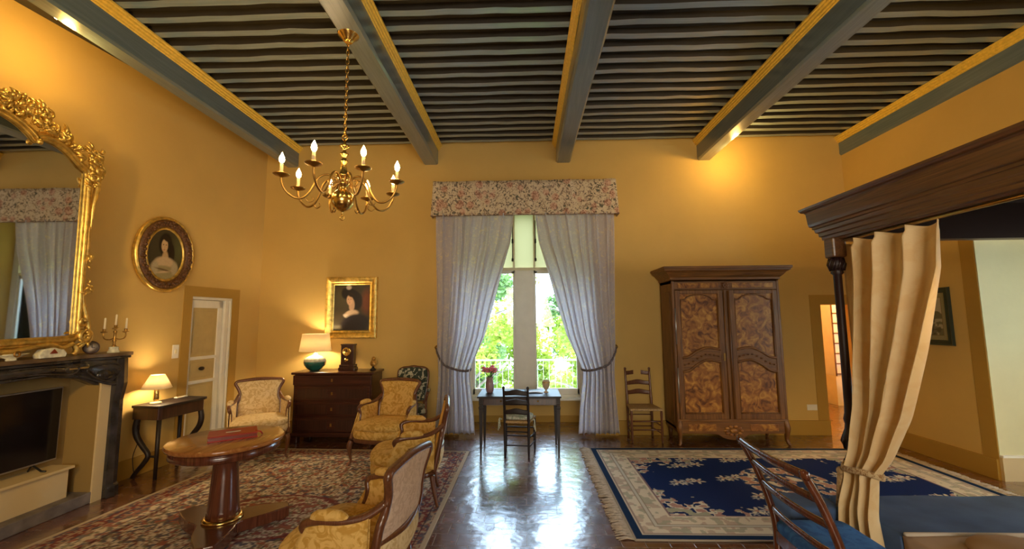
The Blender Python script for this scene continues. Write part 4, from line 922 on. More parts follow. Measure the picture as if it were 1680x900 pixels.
for sx in (-1, 1):
    MB().box(sx * (w - .09), sx * (w + .01), -.03, .06, 0, .09).build('foot', X['mahog'], t, bev=.01); MB().box(sx * (w - .09), sx * (w + .01), dep - .08, dep, 0, .09).build('foot', X['mahog'], t, bev=.01)
zt = .948
def lamp_bulb(t, z, e, col=WARM2, r=.03):
    MB().puff((0, 0, z), (.02, .02, .028), (1, 1), 10, 8).build('bulb', X['bulb'], t)
    l = light('lamp_glow', 'POINT', (0, 0, 0), e, col, .05); l.location = t.location + Vector((0, 0, z)); return l
t = thing('table_lamp', 'big lamp with round teal vase base and cream drum shade on the chest', 'lamp', (-3.02, 6.12, zt))
MB().lathe([(.055, 0), (.07, .004), (.10, .03), (.143, .08), (.152, .115), (.150, .13)], n=32).build('vase_base', X['teal'], t)
MB().lathe([(.150, .129), (.147, .15), (.130, .178), (.09, .203), (.045, .215), (.03, .235), (.03, .25)], n=32).build('vase_shoulder', X['tealwhite'], t)
MB().tube([(0, 0, .24), (0, 0, .33)], .009, 8).build('stem', X['brass'], t)
m = MB().lathe([(.215, .275), (.180, .52)], n=40, cap=False); m.build('lamp_shade', X['shade'], t, solid=.003)
m = MB()
for k in range(3): a = k * 2 * PI / 3; m.tube([(0, 0, .50), (.178 * math.cos(a), .178 * math.sin(a), .51)], .002, 5)
m.tube([(0, 0, .32), (0, 0, .50)], .003, 5); m.build('shade_carrier', X['brass'], t)
lamp_bulb(t, .38, 34)
t = thing('mantel_clock', 'dark wooden upright clock with gilt dial on the chest', 'clock', (-2.545, 6.14, zt))
MB().box(-.118, .118, -.07, .07, 0, .045).box(-.108, .108, -.062, .062, .045, .085).build('base', X['mahogv'], t, bev=.008)
MB().box(-.09, .09, -.05, .05, .085, .365).box(-.098, .098, -.056, .056, .355, .372).build('case', X['mahogv'], t, bev=.004)
m = MB(); m.T = Matrix.Translation((-.005, -.052, .265)) @ Matrix.Rotation(PI / 2, 4, 'X'); m.lathe([(.062, 0), (.062, .008), (.05, .014), (.045, .008), (.002, .008)], n=28); m.build('dial', X['brass'], t)
MB().box(-.010, -.006, -.066, -.062, .265, .30).box(-.008, .02, -.066, -.062, .262, .266).build('hands', X['black'], t)
m = MB(); m.T = Matrix.Translation((-.005, -.052, .15)) @ Matrix.Rotation(PI / 2, 4, 'X'); m.lathe([(.03, 0), (.028, .01), (.002, .014)], n=18); m.build('pendulum', X['brass'], t)
MB().box(-.007, -.003, -.058, -.052, .15, .22).build('pendulum_rod', X['brass'], t)
t = thing('figurine', 'small gilt bust figurine on a dark foot at the right end of the chest', 'figurine', (-2.19, 6.16, zt))
MB().lathe([(.04, 0), (.04, .015), (.02, .03), (.014, .05)], n=14).build('foot', X['black'], t)
m = MB(); m.puff((0, 0, .085), (.045, .025, .035), (1, .8), 12, 8).tube([(0, 0, .10), (0, -.004, .14)], .012, 8).puff((0, -.006, .158), (.020, .022, .026), (1, 1), 12, 8).puff((0, .012, .165), (.024, .02, .026), (1, 1), 10, 6).tube([(-.02, .01, .16), (-.032, .01, .12), (-.045, .005, .09)], .007, 6).tube([(.02, .01, .16), (.032, .01, .12), (.045, .005, .09)], .007, 6)
m.build('bust', X['gold_old'], t)

# ================================================================== WRITING DESK and what stands on it
t = thing('writing_desk', 'dark writing desk with slim tapering legs in front of the window', 'desk', (-.09, 5.42, 0))
zt = .705
MB().box(-.52, .525, -.012, .56, zt - .022, zt).build('desktop', X['ebony'], t, bev=.005)
MB().box(-.49, .50, .015, .035, .595, zt - .022).box(-.49, .50, .515, .535, .595, zt - .022).box(-.49, -.47, .015, .535, .595, zt - .022).box(.48, .50, .015, .535, .595, zt - .022).build('apron', X['mahogv'], t, bev=.003)
for x0 in (-.44, .02):
    D = MB().box(x0, x0 + .43, .008, .016, .61, zt - .032).build('drawer', X['mahogv'], t, bev=.003); MB().puff((x0 + .215, .0, .645), (.012, .012, .012), (1, 1), 10, 6).build('knob', X['brass_dk'], D)
for x in (-.475, .485):
    for y in (.03, .52):
        m = MB()
        def sq(s_, z): return [(x - s_, y - s_, z), (x + s_, y - s_, z), (x + s_, y + s_, z), (x - s_, y + s_, z)]
        m.loft([sq(.010, 0), sq(.012, .03), sq(.024, .55), sq(.028, .553), sq(.028, .575), sq(.022, .58), sq(.022, .60), sq(.025, .605), sq(.025, .69)], smooth=False); m.build('leg', X['ebony'], t, bev=.002)
t = thing('flower_vase', 'vase of pink flowers standing on the left of the writing desk', 'vase', (-.475, 5.70, zt))
MB().lathe([(.035, 0), (.045, .01), (.055, .06), (.052, .12), (.042, .17), (.05, .20), (.046, .20), (.038, .17)], n=24).build('vase', X['vase'], t)
r = random.Random(8); st_ = MB(); lf = MB(); pk = MB()
for i in range(16):
    a = r.uniform(0, 2 * PI); R_ = r.uniform(.02, .115); z = r.uniform(.27, .345) - R_ * .3; tip = (R_ * math.cos(a), R_ * math.sin(a) * .8, z)
    st_.tube(smooth_path([(0, 0, .12), (tip[0] * .4, tip[1] * .4, .22), tip], 4), .003, 5)
    for q in range(7):
        b_ = q * 2 * PI / 7; pk.puff((tip[0] + .018 * math.cos(b_), tip[1] + .018 * math.sin(b_), tip[2] + .006), (.015, .015, .012), (1, 1), 7, 5)
    pk.puff((tip[0], tip[1], tip[2] + .012), (.016, .016, .014), (1, 1), 7, 5)
for i in range(42):
    a = r.uniform(0, 2 * PI); R_ = r.uniform(.03, .15); z = r.uniform(.19, .30); p = Vector((R_ * math.cos(a), R_ * math.sin(a) * .8, z)); d_ = Vector((math.cos(a), math.sin(a), r.uniform(-.3, .8))).normalized() * .035; s_ = d_.cross(Vector((0, 0, 1))).normalized() * .010
    lf.add([p - d_, p + s_, p + d_, p - s_], [(0, 1, 2, 3)])
st_.build('stems', X['stem'], t); lf.build('leaves', X['leaf2'], t); pk.build('petals', X['pink'], t)
t = thing('goblet', 'small brown goblet-shaped pot standing on the right of the writing desk', 'pot', (.26, 5.70, zt))
MB().lathe([(.03, 0), (.032, .008), (.012, .02), (.012, .035), (.03, .05), (.046, .085), (.050, .125), (.044, .155), (.038, .16), (.034, .15), (.038, .12)], n=24).build('bowl', X['clay'], t)
MB().lathe([(.0465, .118), (.0515, .128), (.0465, .138)], n=24, cap=False).build('band', X['brass_dk'], t)
tag(MB().box(-.11, .11, -.07, .07, 0, .010).box(-.10, .10, -.066, .066, .010, .016).build('folder', X['bluepaper'], loc=(-.13, 5.74, zt), bev=.002), 'light blue folder lying on the desk behind the chair back', 'folder')
m = MB()
def pg(u, v): return ((u - .5) * .22, (v - .5) * .15, .003 + .014 * abs(math.sin(PI * u * 1.0)) * (1 - .3 * v))
m.grid(pg, 14, 4); ob = m.build('open_book', X['paper'], loc=(.11, 5.70, zt), solid=.003, soff=0); tag(ob, 'open white booklet lying on the desk left of the goblet', 'book')

# ================================================================== PEDESTAL TABLE
t = thing('pedestal_table', 'round honey-topped pedestal table with column on a three-sided platform', 'table', (-2.37, 3.43, .0135), math.radians(0))
zt = .725
MB().lathe([(.002, zt - .04), (.375, zt - .04), (.398, zt - .032), (.405, zt - .016), (.401, zt - .004), (.39, zt), (.002, zt)], n=72, cap=False).build('tabletop', X['tabletop'], t)
MB().lathe([(.002, zt - .105), (.36, zt - .105), (.375, zt - .095), (.375, zt - .045), (.36, zt - .04)], n=72, cap=False).build('apron', X['tablewood'], t)
MB().lathe([(.105, .135), (.118, .14), (.108, .20), (.093, .42), (.082, .60), (.09, .615), (.09, .622)], n=40).build('column', X['tablewood'], t)
MB().lathe([(.13, .112), (.140, .118), (.140, .128), (.128, .14), (.112, .142)], n=40).build('column_ring', X['brass'], t)
pts = []
tips = [math.radians(a) for a in (-68, 38, 158)]
R1 = .46
for i in range(3):
    a = tips[i]; nx_ = tips[(i + 1) % 3] + (2 * PI if i == 2 else 0)
    for da in (-.13, 0, .13): pts.append((R1 * math.cos(a + da) * (1.0 if da else 1.01), R1 * math.sin(a + da) * (1.0 if da else 1.01)))
    for q in range(1, 12):
        u = q / 12; aa = a + .13 + (nx_ - a - .26) * u; rr = R1 - (R1 - .17) * math.sin(PI * u) ** .75; pts.append((rr * math.cos(aa), rr * math.sin(aa)))
MB().prism(pts, 'z', .03, .115).build('platform', X['tablewood'], t, bev=.008)
for a in tips: MB().lathe([(.03, 0), (.045, .012), (.04, .03)], (.40 * math.cos(a), .40 * math.sin(a), 0), 14).build('foot', X['tablewood'], t)
t = thing('book', 'large flat red leather folder lying on the round pedestal table', 'book', (-2.34, 3.45, zt + .0135), math.radians(34))
MB().box(-.165, .165, -.115, .115, 0, .008).box(-.165, .165, -.115, .115, .032, .040).box(-.165, .165, .107, .115, .004, .036).build('cover', X['red'], t, bev=.003)
MB().box(-.160, .160, -.110, .108, .008, .032).build('pages', X['redbrown'], t)
MB().box(-.05, .05, -.018, .012, .0402, .0412).build('gilt_label', X['candle'], t)
MB().tube([(.15, -.06, .04), (.185, -.065, .03), (.20, -.05, .006)], .006, 6).build('ribbon', X['red'], t)

# ================================================================== CONSOLE TABLE with S-curved legs against the left wall
rzc = rzL
t = thing('console_table', 'dark console table with canted corners and S-curved legs by the left wall', 'table', (xw(4.86) + .035, 4.86, 0), rzc)
# local: x along the wall, -y into the room
zt = .765; D_ = .335; L2 = .285
def plan(o=0): return [(-L2 - o, 0), (-L2 - o, -D_ + .02 - o), (-L2 + .03, -D_ - o), (L2 - .03, -D_ - o), (L2 + o, -D_ + .02 - o), (L2 + o, 0)]
MB().prism(plan(.018), 'z', zt - .028, zt).build('table_top', X['ebony'], t, bev=.004)
MB().prism(plan(), 'z', zt - .15, zt - .028).build('apron', X['mahogv'], t, bev=.004)
for lx, ys in ((-L2 + .03, (-.035, -.022, -.045, -.13, -.20, -.16, -.07, -.03)), (L2 - .03, (-D_ + .03, -D_ + .015, -D_ + .04, -D_ + .12, -.16, -.19, -D_ + .05, -D_ + .02))):
    P = smooth_path([(lx, y_, z_) for y_, z_ in zip(ys, (zt - .15, zt - .24, .43, .33, .25, .17, .07, .012))], 5)
    MB().tube(P, lerp_list([.030, .032, .030, .028, .026, .024, .021, .023], len(P)), 8).build('leg', X['ebony'], t)
for lx, ly in ((-L2 + .03, -D_ + .03), (L2 - .03, -.035)):
    MB().tube([(lx, ly, zt - .15), (lx, ly, 0)], [.024, .018], 8).build('leg', X['ebony'], t)
MB().tube([(-L2 + .03, -.19, .235), (-L2 + .03, -D_ + .03, .235)], .012, 8).build('stretcher', X['ebony'], t)
def on_console(lx, ly): return t.location + Vector((lx * math.cos(rzc) - ly * math.sin(rzc), lx * math.sin(rzc) + ly * math.cos(rzc), zt))
ct = t; p0 = on_console(-.17, -.15); p1 = on_console(.20, -.08)
t = thing('table_lamp', 'small lamp with white pleated cone shade on the console table', 'lamp', p0)
MB().lathe([(.05, 0), (.055, .006), (.05, .016), (.022, .024), (.018, .03)], n=24).build('base', X['sleeve'], t)
MB().lathe([(.018, .03), (.026, .05), (.024, .12), (.018, .16), (.012, .17), (.012, .2)], n=20).build('stem', X['brass'], t)
m = MB(); rings = []
for z, rr in ((.165, .135), (.31, .062)):
    rings.append([((rr + (.003 if k % 2 else 0)) * math.cos(2 * PI * k / 72), (rr + (.003 if k % 2 else 0)) * math.sin(2 * PI * k / 72), z) for k in range(72)])
m.loft(rings, cap=False); m.build('lamp_shade', X['shade'], t, solid=.002)
lamp_bulb(t, .235, 18)
t = thing('remote_control', 'flat white remote control lying at the far end of the console table', 'remote control', p1, rzL)
MB().box(-.07, .07, -.022, .022, 0, .014).build('case', X['white'], t, bev=.004)
m = MB(); [m.box(-.055 + i * .022, -.043 + i * .022, -.008, .008, .014, .016) for i in range(5)]; m.build('buttons', X['strip'], t)
q = Vector((xw(4.62) + .08, 4.62, .74)); m = MB(); m.tube(smooth_path([(q.x, q.y, q.z - .0), (q.x - .005, q.y - .02, .60), (q.x + .01, q.y - .01, .40), (q.x - .02, q.y - .03, .22), (q.x - .0, q.y - .01, .008)], 8), .004, 6).box(q.x - .012, q.x + .012, q.y - .03, q.y - .008, .50, .56)
tag(m.build('power_cord', X['ebony']), 'thin lamp cord with switch hanging behind the console table', 'cord')
# ================================================================== FIREPLACE  (front plane X = FX, parallel to Y)
FX = -4.0; FY0, FY1 = 1.55, 4.21; FC = (FY0 + FY1) / 2
t = thing('fireplace', 'wide dark stone fireplace with carved serpentine frieze and mantel shelf', 'fireplace', (FX, FC, 0))
hw_ = (FY1 - FY0) / 2
# shelf with a serpentine front, seen from below; local x into the room
front = smooth_path([(.05, -hw_ - .03, 0), (.06, -hw_ + .18, 0), (-.005, -hw_ + .42, 0), (.03, -hw_ + .72, 0), (.05, 0, 0), (.03, hw_ - .72, 0), (-.005, hw_ - .42, 0), (.06, hw_ - .18, 0), (.05, hw_ + .03, 0)], 6)
for z0, z1, o, nm in ((1.325, 1.36, .0, 'mantel_shelf'), (1.30, 1.325, -.02, 'shelf_moulding')):
    poly = [(p.x + o, p.y) for p in front] + [(-.44 + .0, hw_ + .03), (-.52, -hw_ - .03)]
    poly = [(p.x + o, p.y) for p in front] + [(-.22, hw_ + .03), (-.52, -hw_ - .03)]
    MB().prism(poly, 'z', z0, z1).build(nm, X['stone'] if nm != 'mantel_shelf' else simple('brown_stone_shelf', (.13, .085, .045), .35, var=.4, scale=9), t, bev=.006)
def fr_bot(y):      # lower edge of the frieze
    a = abs(y) / hw_; return float(np.interp(a, [0, .25, .50, .72, .84, .90, .95, 1], [1.17, 1.195, 1.205, 1.15, 1.07, 1.045, 1.055, 1.06]))
def fg(u, v):
    y = -hw_ + .02 + u * 2 * (hw_ - .02); zb = fr_bot(y); z = zb + v * (1.305 - zb)
    fx = float(np.interp(y, [p.y for p in front], [p.x for p in front])) - .035
    bulge = .035 * math.sin(PI * min(1, max(0, (v - .12) / .8))) * (.4 + .6 * abs(math.sin(4.2 * y / hw_)))
    return (fx - .02 + bulge + (.022 if v < .14 else 0), y, z)
m = MB().grid(fg, 120, 14)
m.grid(lambda u, v: (-.035 - .10 * v, -hw_ + .02 + u * 2 * (hw_ - .02), fr_bot(-hw_ + .02 + u * 2 * (hw_ - .02)) + .001), 120, 2)
fz = m.build('frieze', X['stone'], t, solid=.02, soff=0)
m = MB()
for sy in (-1, 1):
    path = [(p) for p in smooth_path([(.03, sy * (hw_ - .05), 1.10), (.035, sy * (hw_ - .09), 1.23), (.03, sy * (hw_ - .22), 1.265), (.012, sy * (hw_ - .38), 1.225), (.02, sy * (hw_ - .30), 1.14), (.03, sy * (hw_ - .16), 1.085), (.03, sy * (hw_ - .05), 1.10)], 6)]
    m.tube(path, .009, 7, cap=False); m.puff((.012, sy * (hw_ - .20), 1.16), (.03, .10, .055), (1, 1), 14, 10)
    path = [(p) for p in smooth_path([(.005, sy * (hw_ - .62), 1.28), (-.0, sy * (hw_ - .45), 1.255), (.0, sy * (hw_ - .50), 1.20), (.012, sy * (hw_ - .72), 1.225), (.015, sy * (hw_ - .95), 1.235), (.02, sy * (hw_ - .95), 1.285), (.005, sy * (hw_ - .62), 1.28)], 6)]
    m.tube(path, .007, 7, cap=False); m.puff((.0, sy * (hw_ - .72), 1.252), (.03, .09, .022), (1, 1), 12, 8)
for k in range(9): m.tube([(.035, -.10 + k * .025, 1.20), (.045, -.13 + k * .032, 1.30)], .012, 6)
m.build('carved_panel', X['stone'], fz)
for sy in (-1, 1):
    y0, y1 = sorted((sy * (hw_ - .115), sy * (hw_ - .0)))
    def jr(z):
        o = float(np.interp(z, [0, .1, .12, .9, 1.06, 1.3], [.045, .04, .02, .015, .045, .03])); return [(-.3, y0, z), (o, y0, z), (o + .015, (y0 + y1) / 2, z), (o, y1, z), (-.3 + .09, y1, z)]
    MB().loft([jr(z) for z in (0, .1, .12, .4, .7, .9, .98, 1.06, 1.2, 1.3)], smooth=False).build('jamb', X['stone'], t, bev=.006)
    a, b_ = sorted((sy * (hw_ - .115), sy * (hw_ - .21))); MB().box(-.03, -.012, a, b_, 0, 1.19).build('painted_strip', X['strip'], t)
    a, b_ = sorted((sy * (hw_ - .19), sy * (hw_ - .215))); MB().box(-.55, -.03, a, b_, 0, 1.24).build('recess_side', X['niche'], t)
MB().box(-.62, -.60, -hw_ + .2, hw_ - .0, .0, 1.3).build('recess_back', X['niche'], t) if False else None
m = MB(); y0, y1 = FC - hw_ + .2, FC + hw_ - .2
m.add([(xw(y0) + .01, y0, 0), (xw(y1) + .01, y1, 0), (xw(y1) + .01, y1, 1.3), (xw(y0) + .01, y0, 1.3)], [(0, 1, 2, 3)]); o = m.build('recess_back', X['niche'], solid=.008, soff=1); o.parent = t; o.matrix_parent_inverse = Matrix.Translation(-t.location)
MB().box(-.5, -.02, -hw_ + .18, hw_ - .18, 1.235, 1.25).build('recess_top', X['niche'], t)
MB().box(-.50, -.02, -hw_ + .04, hw_ - .16, 0, .10).build('hearth_slab', X['hearth'], t, bev=.008)
MB().box(-.48, -.10, -hw_ + .22, hw_ - .30, .345, .368).build('inner_shelf', X['strip'], t, bev=.003)
MB().box(-.45, -.125, -hw_ + .24, hw_ - .33, .10, .345).build('shelf_base', X['strip'], t)
# television on the inner shelf
t = thing('television', 'large flat black television standing inside the fireplace recess', 'television', (-4.25, 3.30, .368))
MB().box(-.03, .0, -.58, .58, .06, .70).build('casing', X['silver'], t, bev=.004)
MB().box(.0, .004, -.568, .568, .075, .69).build('screen', X['screen'], t)
m = MB()
for sy in (-1, 1): m.tube([(-.015, sy * .40, .065), (.05, sy * .42, .008), (.09, sy * .42, .006)], .008, 6).tube([(-.015, sy * .40, .065), (-.07, sy * .42, .006)], .008, 6)
m.build('stand', X['black'], t)
# ================================================================== GREAT GILT MIRROR
MX = -3.975
t = thing('wall_mirror', 'great gilt rococo mirror with carved crest standing over the mantel', 'mirror', (MX, 2.86, 1.36)); CY = 2.86; CZ = 1.36
half = [(.0, 3.245), (.09, 3.235), (.20, 3.205), (.29, 3.155), (.355, 3.105), (.40, 3.145), (.47, 3.15), (.56, 3.125), (.64, 3.07), (.70, 3.02), (.75, 2.99), (.755, 2.92), (.765, 2.5), (.775, 2.0), (.785, 1.60), (.775, 1.545), (.70, 1.535), (.45, 1.53), (.2, 1.52), (0, 1.50)]
hl = [(y, z - CZ) for y, z in half]
outline = smooth_path([(0, y, z) for y, z in hl], 4); outline_l = [Vector((0, -p.y, p.z)) for p in reversed(outline)][1:-1]
loop = outline + outline_l
MB().prism([(p.y, p.z) for p in loop], 'x', -.008, 0).build('glass', X['mirror'], t)
MB().prism([(p.y * 1.03, p.z) for p in loop], 'x', -.03, -.010).build('backboard', X['arm'], t)
cl = loop + [loop[0], loop[1]]
fr_ = MB()
ctr = Vector((0, 0, .9))
def off(pts, d, fx):
    out = []
    k = len(pts)
    for i in range(k):
        tn = (pts[(i + 1) % k] - pts[(i - 1) % k]).normalized(); nrm = Vector((0, tn.z, -tn.y)); nrm = nrm if True else nrm
        if nrm.dot(pts[i] - ctr) < 0 and i not in (): nrm = -nrm if abs(nrm.dot((pts[i] - ctr).normalized())) > .25 else nrm
        out.append(pts[i] + nrm * d + Vector((fx, 0, 0)))
    return out
def closed(mb_, pts, r_, n=8): mb_.tube(pts + [pts[0]], r_, n, cap=False)
closed(fr_, off(loop, .010, .012), .014); closed(fr_, off(loop, .034, .020), .020); closed(fr_, off(loop, .060, .008), .014)
fr_.build('frame', X['gold'], t)
def spiral(mb_, y, z, R0, turns, d, r_, a0=0, fx=.03):
    P = []
    n_ = int(14 * turns) + 4
    for i in range(n_): u = i / (n_ - 1); a = a0 + d * turns * 2 * PI * u; rr = R0 * (1 - .82 * u); P.append((fx + .02 * u, y + rr * math.cos(a), z + rr * math.sin(a)))
    mb_.tube(P, lerp_list([r_ * .5, r_, r_ * 1.1, r_ * 1.3], n_), 7)
def leafp(mb_, y, z, a, L, w_, fx=.03):
    P = [Vector((fx + .018 * math.sin(PI * q / 5), y + L * q / 5 * math.cos(a + .5 * q / 5), z + L * q / 5 * math.sin(a + .5 * q / 5))) for q in range(6)]
    mb_.tube(P, [w_ * s for s in (.5, .9, 1, .85, .6, .15)], 7)
cr = MB(); r = random.Random(12)
for s_ in (-1, 1):
    def S(y, z, R0, tn, d, r_, a0): spiral(cr, s_ * y, z - CZ, R0, tn, d * s_, r_, a0 if s_ > 0 else PI - a0)
    S(.36, 3.29, .08, 1.3, 1, .015, -1.6); S(.28, 3.35, .07, 1.2, -1, .014, 2.2); S(.45, 3.26, .055, 1.2, -1, .012, 2.6); S(.52, 3.21, .045, 1.2, 1, .011, -1)
    S(.20, 3.30, .065, 1.3, 1, .013, -2.4); S(.09, 3.35, .07, 1.2, -1, .014, 1); S(.40, 3.38, .05, 1.1, -1, .012, 1.6); S(.13, 3.28, .05, 1.1, 1, .012, 0)
    for q in range(110):
        u = r.random(); y = .04 + u * .66; zt_ = float(np.interp(y, [0, .1, .3, .42, .55, .66, .72], [3.44, 3.42, 3.45, 3.40, 3.27, 3.17, 3.10])); zb = float(np.interp(y, [0, .35, .56, .75], [3.30, 3.22, 3.17, 3.02]))
        leafp(cr, s_ * y, zb + r.random() * (zt_ - zb) * .85 - CZ, r.uniform(.2, 2.6) if s_ > 0 else PI - r.uniform(.2, 2.6), r.uniform(.045, .09), r.uniform(.012, .020), r.uniform(.005, .045))
    cr.puff((.045, s_ * .355, 3.115 - CZ), (.018, .022, .026), (1, 1), 10, 8)
cr.build('carved_crest', X['gold'], t)
for s_ in (-1, 1):
    ea = MB(); EO = -.045
    def S(y, z, R0, tn, d, r_, a0): spiral(ea, s_ * y, z - CZ, R0, tn, d * s_, r_, a0 if s_ > 0 else PI - a0)
    S(.83, 3.12, .06, 1.2, 1, .015, -1.5); S(.86, 3.05, .06, 1.2, -1, .014, 1.5); S(.815, 2.96, .055, 1.2, 1, .014, -1.5)
    ea.tube(smooth_path([(.02, s_ * .89, 3.20 - CZ), (.03, s_ * .865, 3.05 - CZ), (.03, s_ * .86, 2.88 - CZ), (.03, s_ * .84, 2.72 - CZ), (.02, s_ * .845, 2.5 - CZ)], 6), lerp_list([.010, .02, .024, .018, .008], 25), 8)
    for q in range(44): leafp(ea, s_ * r.uniform(.77, .88), r.uniform(2.85, 3.22) - CZ, r.uniform(.8, 2.4), r.uniform(.04, .08), r.uniform(.010, .018), r.uniform(.01, .03))
    ea.build('carved_ear', X['gold'], t)
    sd = MB()
    for zc in (2.22, 1.95):
        for q in range(8): leafp(sd, s_ * (.845 + r.uniform(-.02, .03)), zc + r.uniform(-.06, .06) - CZ, r.uniform(0, 6), .05, .010)
    sd.tube(smooth_path([(.02, s_ * 0.815, 2.6 - CZ), (.02, s_ * 0.835, 2.3 - CZ), (.02, s_ * 0.815, 2.05 - CZ), (.02, s_ * 0.835, 1.85 - CZ), (.025, s_ * 0.870, 1.72 - CZ), (.025, s_ * 0.900, 1.58 - CZ), (.025, s_ * 0.870, 1.47 - CZ), (.02, s_ * .83, 1.43 - CZ)], 6), lerp_list([.01, .018, .014, .018, .022, .024, .022, .012], 43), 8)
    spiral(sd, s_ * .87, 1.53 - CZ, .075, 1.4, s_, .018, -1.2 if s_ > 0 else PI + 1.2); spiral(sd, s_ * .84, 1.66 - CZ, .05, 1.2, -s_, .014, 1.2 if s_ > 0 else PI - 1.2)
    for q in range(10): leafp(sd, s_ * (.86 + r.uniform(-.05, .05)), 1.50 + r.uniform(-.05, .12) - CZ, r.uniform(0, 6), .06, .012)
    sd.tube(smooth_path([(.03, s_ * .78, 1.47 - CZ), (.03, s_ * .70, 1.44 - CZ), (.03, s_ * .60, 1.475 - CZ), (.03, s_ * .42, 1.45 - CZ), (.03, s_ * .30, 1.43 - CZ), (.03, s_ * .10, 1.45 - CZ)], 6), lerp_list([.022, .016, .014, .016, .024, .018], 31), 8)
    sd.tube(smooth_path([(.02, s_ * .80, 1.46 - CZ), (.025, s_ * .82, 1.41 - CZ), (.02, s_ * .80, 1.375 - CZ)], 4), .02, 8)
    sd.build('carved_side', X['gold'], t)
# ---- on the mantel
mz = 1.36
t = thing('desk_clock', 'small round dark-rimmed clock on the mantel right of the mirror', 'clock', (FX + .0, 3.855, mz + .062), math.radians(60))
m = MB(); m.T = Matrix.Rotation(PI / 2, 4, 'X'); m.lathe([(.05, -.02), (.058, -.012), (.060, .01), (.052, .022), (.046, .018)], n=32); m.build('rim', X['mahogv'], t)
m = MB(); m.T = Matrix.Rotation(PI / 2, 4, 'X'); m.lathe([(.046, .0185), (.002, .0195)], n=28); m.build('dial', simple('grey_dial', (.55, .48, .42), .4), t)
MB().box(-.002, .002, -.023, -.020, 0, .032).box(0, .022, -.023, -.020, -.002, .002).build('hands', X['black'], t)
t = thing('candelabrum', 'three-armed brass candelabrum with ivory candles at the end of the mantel', 'candelabrum', (FX - .0, 4.075, mz), math.radians(80))
MB().lathe([(.048, 0), (.048, .012), (.040, .02), (.036, .045), (.04, .05), (.03, .058)], n=24).build('foot', X['tealwhite'], t)
MB().lathe([(.03, .056), (.012, .07), (.010, .10), (.018, .115), (.010, .13), (.012, .19), (.018, .2), (.012, .21)], n=16).build('stem', X['brass_dk'], t)
for s_ in (-1, 0, 1):
    zc = .20 if s_ else .235
    if s_: a_ = MB().tube(smooth_path([(0, 0, .14), (s_ * .045, 0, .125), (s_ * .085, 0, .135), (s_ * .098, 0, .165), (s_ * .095, 0, zc - .01)], 5), .006, 7)
    else: a_ = MB().tube([(0, 0, .2), (0, 0, zc)], .007, 7)
    x = s_ * .095; a_.lathe([(.004, -.012), (.026, -.004), (.028, .002), (.012, .006), (.014, .028), (.016, .03), (.010, .03)], (x, 0, zc), 14)
    ar = a_.build('arm', X['brass_dk'], t); MB().lathe([(.009, zc + .02), (.008, zc + .13), (.002, zc + .135)], (x, 0, 0), 10).build('candle', X['candle'], ar)
t = thing('ornament', 'pale carved stone ornament with a dark opening on the mantel below the mirror', 'ornament', (FX + .02, 3.50, mz), math.radians(90))
MB().prism([(-.10, 0), (.10, 0), (.11, .03), (.075, .075), (0, .085), (-.075, .075), (-.11, .03)], 'y', -.03, .03).build('body', X['tealwhite'], t, bev=.008)
MB().prism([(-.03, .035), (.03, .035), (.0, .072)], 'y', -.036, -.028).build('triangular_opening', X['redbrown'], t)
t = thing('ornament', 'white scrolled porcelain dish at the left picture edge of the mantel', 'ornament', (FX + .03, 3.22, mz), math.radians(90))
MB().lathe([(.03, 0), (.04, .008), (.03, .015), (.09, .04), (.115, .052), (.11, .055), (.08, .045), (.002, .03)], n=32, sy=.5).build('dish', X['tealwhite'], t)
m = MB(); spiral(m, 0, 0, .03, 1.2, 1, .006); o = m.build('scroll_handle', X['brass_dk'], t); o.rotation_euler = (0, 0, -PI / 2); o.location = (-.03, -.045, .05)

# ================================================================== CHANDELIER
t = thing('chandelier', 'eight-armed brass chandelier with lit candle bulbs hanging from a beam', 'chandelier', (-1.47, 3.33, 2.50))
zt = 4.055 - 2.50
MB().lathe([(.03, zt - .07), (.045, zt - .055), (.06, zt - .03), (.085, zt - .012), (.09, zt)], n=32).build('ceiling_rose', X['brass'], t)
m = MB(); z = zt - .08; k = 0
while z > .66:
    a = (k % 2) * PI / 2; P = [(.013 * math.cos(q / 12 * 2 * PI) * math.cos(a), .013 * math.cos(q / 12 * 2 * PI) * math.sin(a), z + .026 * math.sin(q / 12 * 2 * PI)) for q in range(13)]
    m.tube(P, .0042, 5, cap=False); z -= .040; k += 1
m.tube([(.006, .003, zt - .07), (.004, -.004, zt * .8), (-.003, .004, .9), (0, 0, .66)], .003, 5)
m.build('chain', X['brass'], t)
m = MB().lathe([(.004, -.015), (.014, -.01), (.010, .0), (.006, .015), (.014, .03), (.03, .035), (.062, .055), (.084, .09), (.090, .13), (.078, .17), (.045, .20), (.02, .215), (.03, .235), (.046, .25), (.048, .262), (.03, .275), (.03, .30), (.056, .315), (.058, .325), (.035, .335), (.028, .37), (.022, .43), (.028, .44), (.030, .452), (.018, .462), (.018, .48), (.034, .50), (.034, .51), (.014, .525), (.012, .55), (.038, .565), (.04, .58), (.014, .595), (.010, .63)], n=32)
m.tube([(.022 * math.cos(q / 14 * 2 * PI), 0, .652 + .024 * math.sin(q / 14 * 2 * PI)) for q in range(15)], .006, 7, cap=False)
m.tube([(.018 * math.cos(q / 12 * 2 * PI), 0, -.025 + .018 * math.sin(q / 12 * 2 * PI)) for q in range(13)], .004, 6, cap=False).build('body', X['brass'], t)
R8 = .445
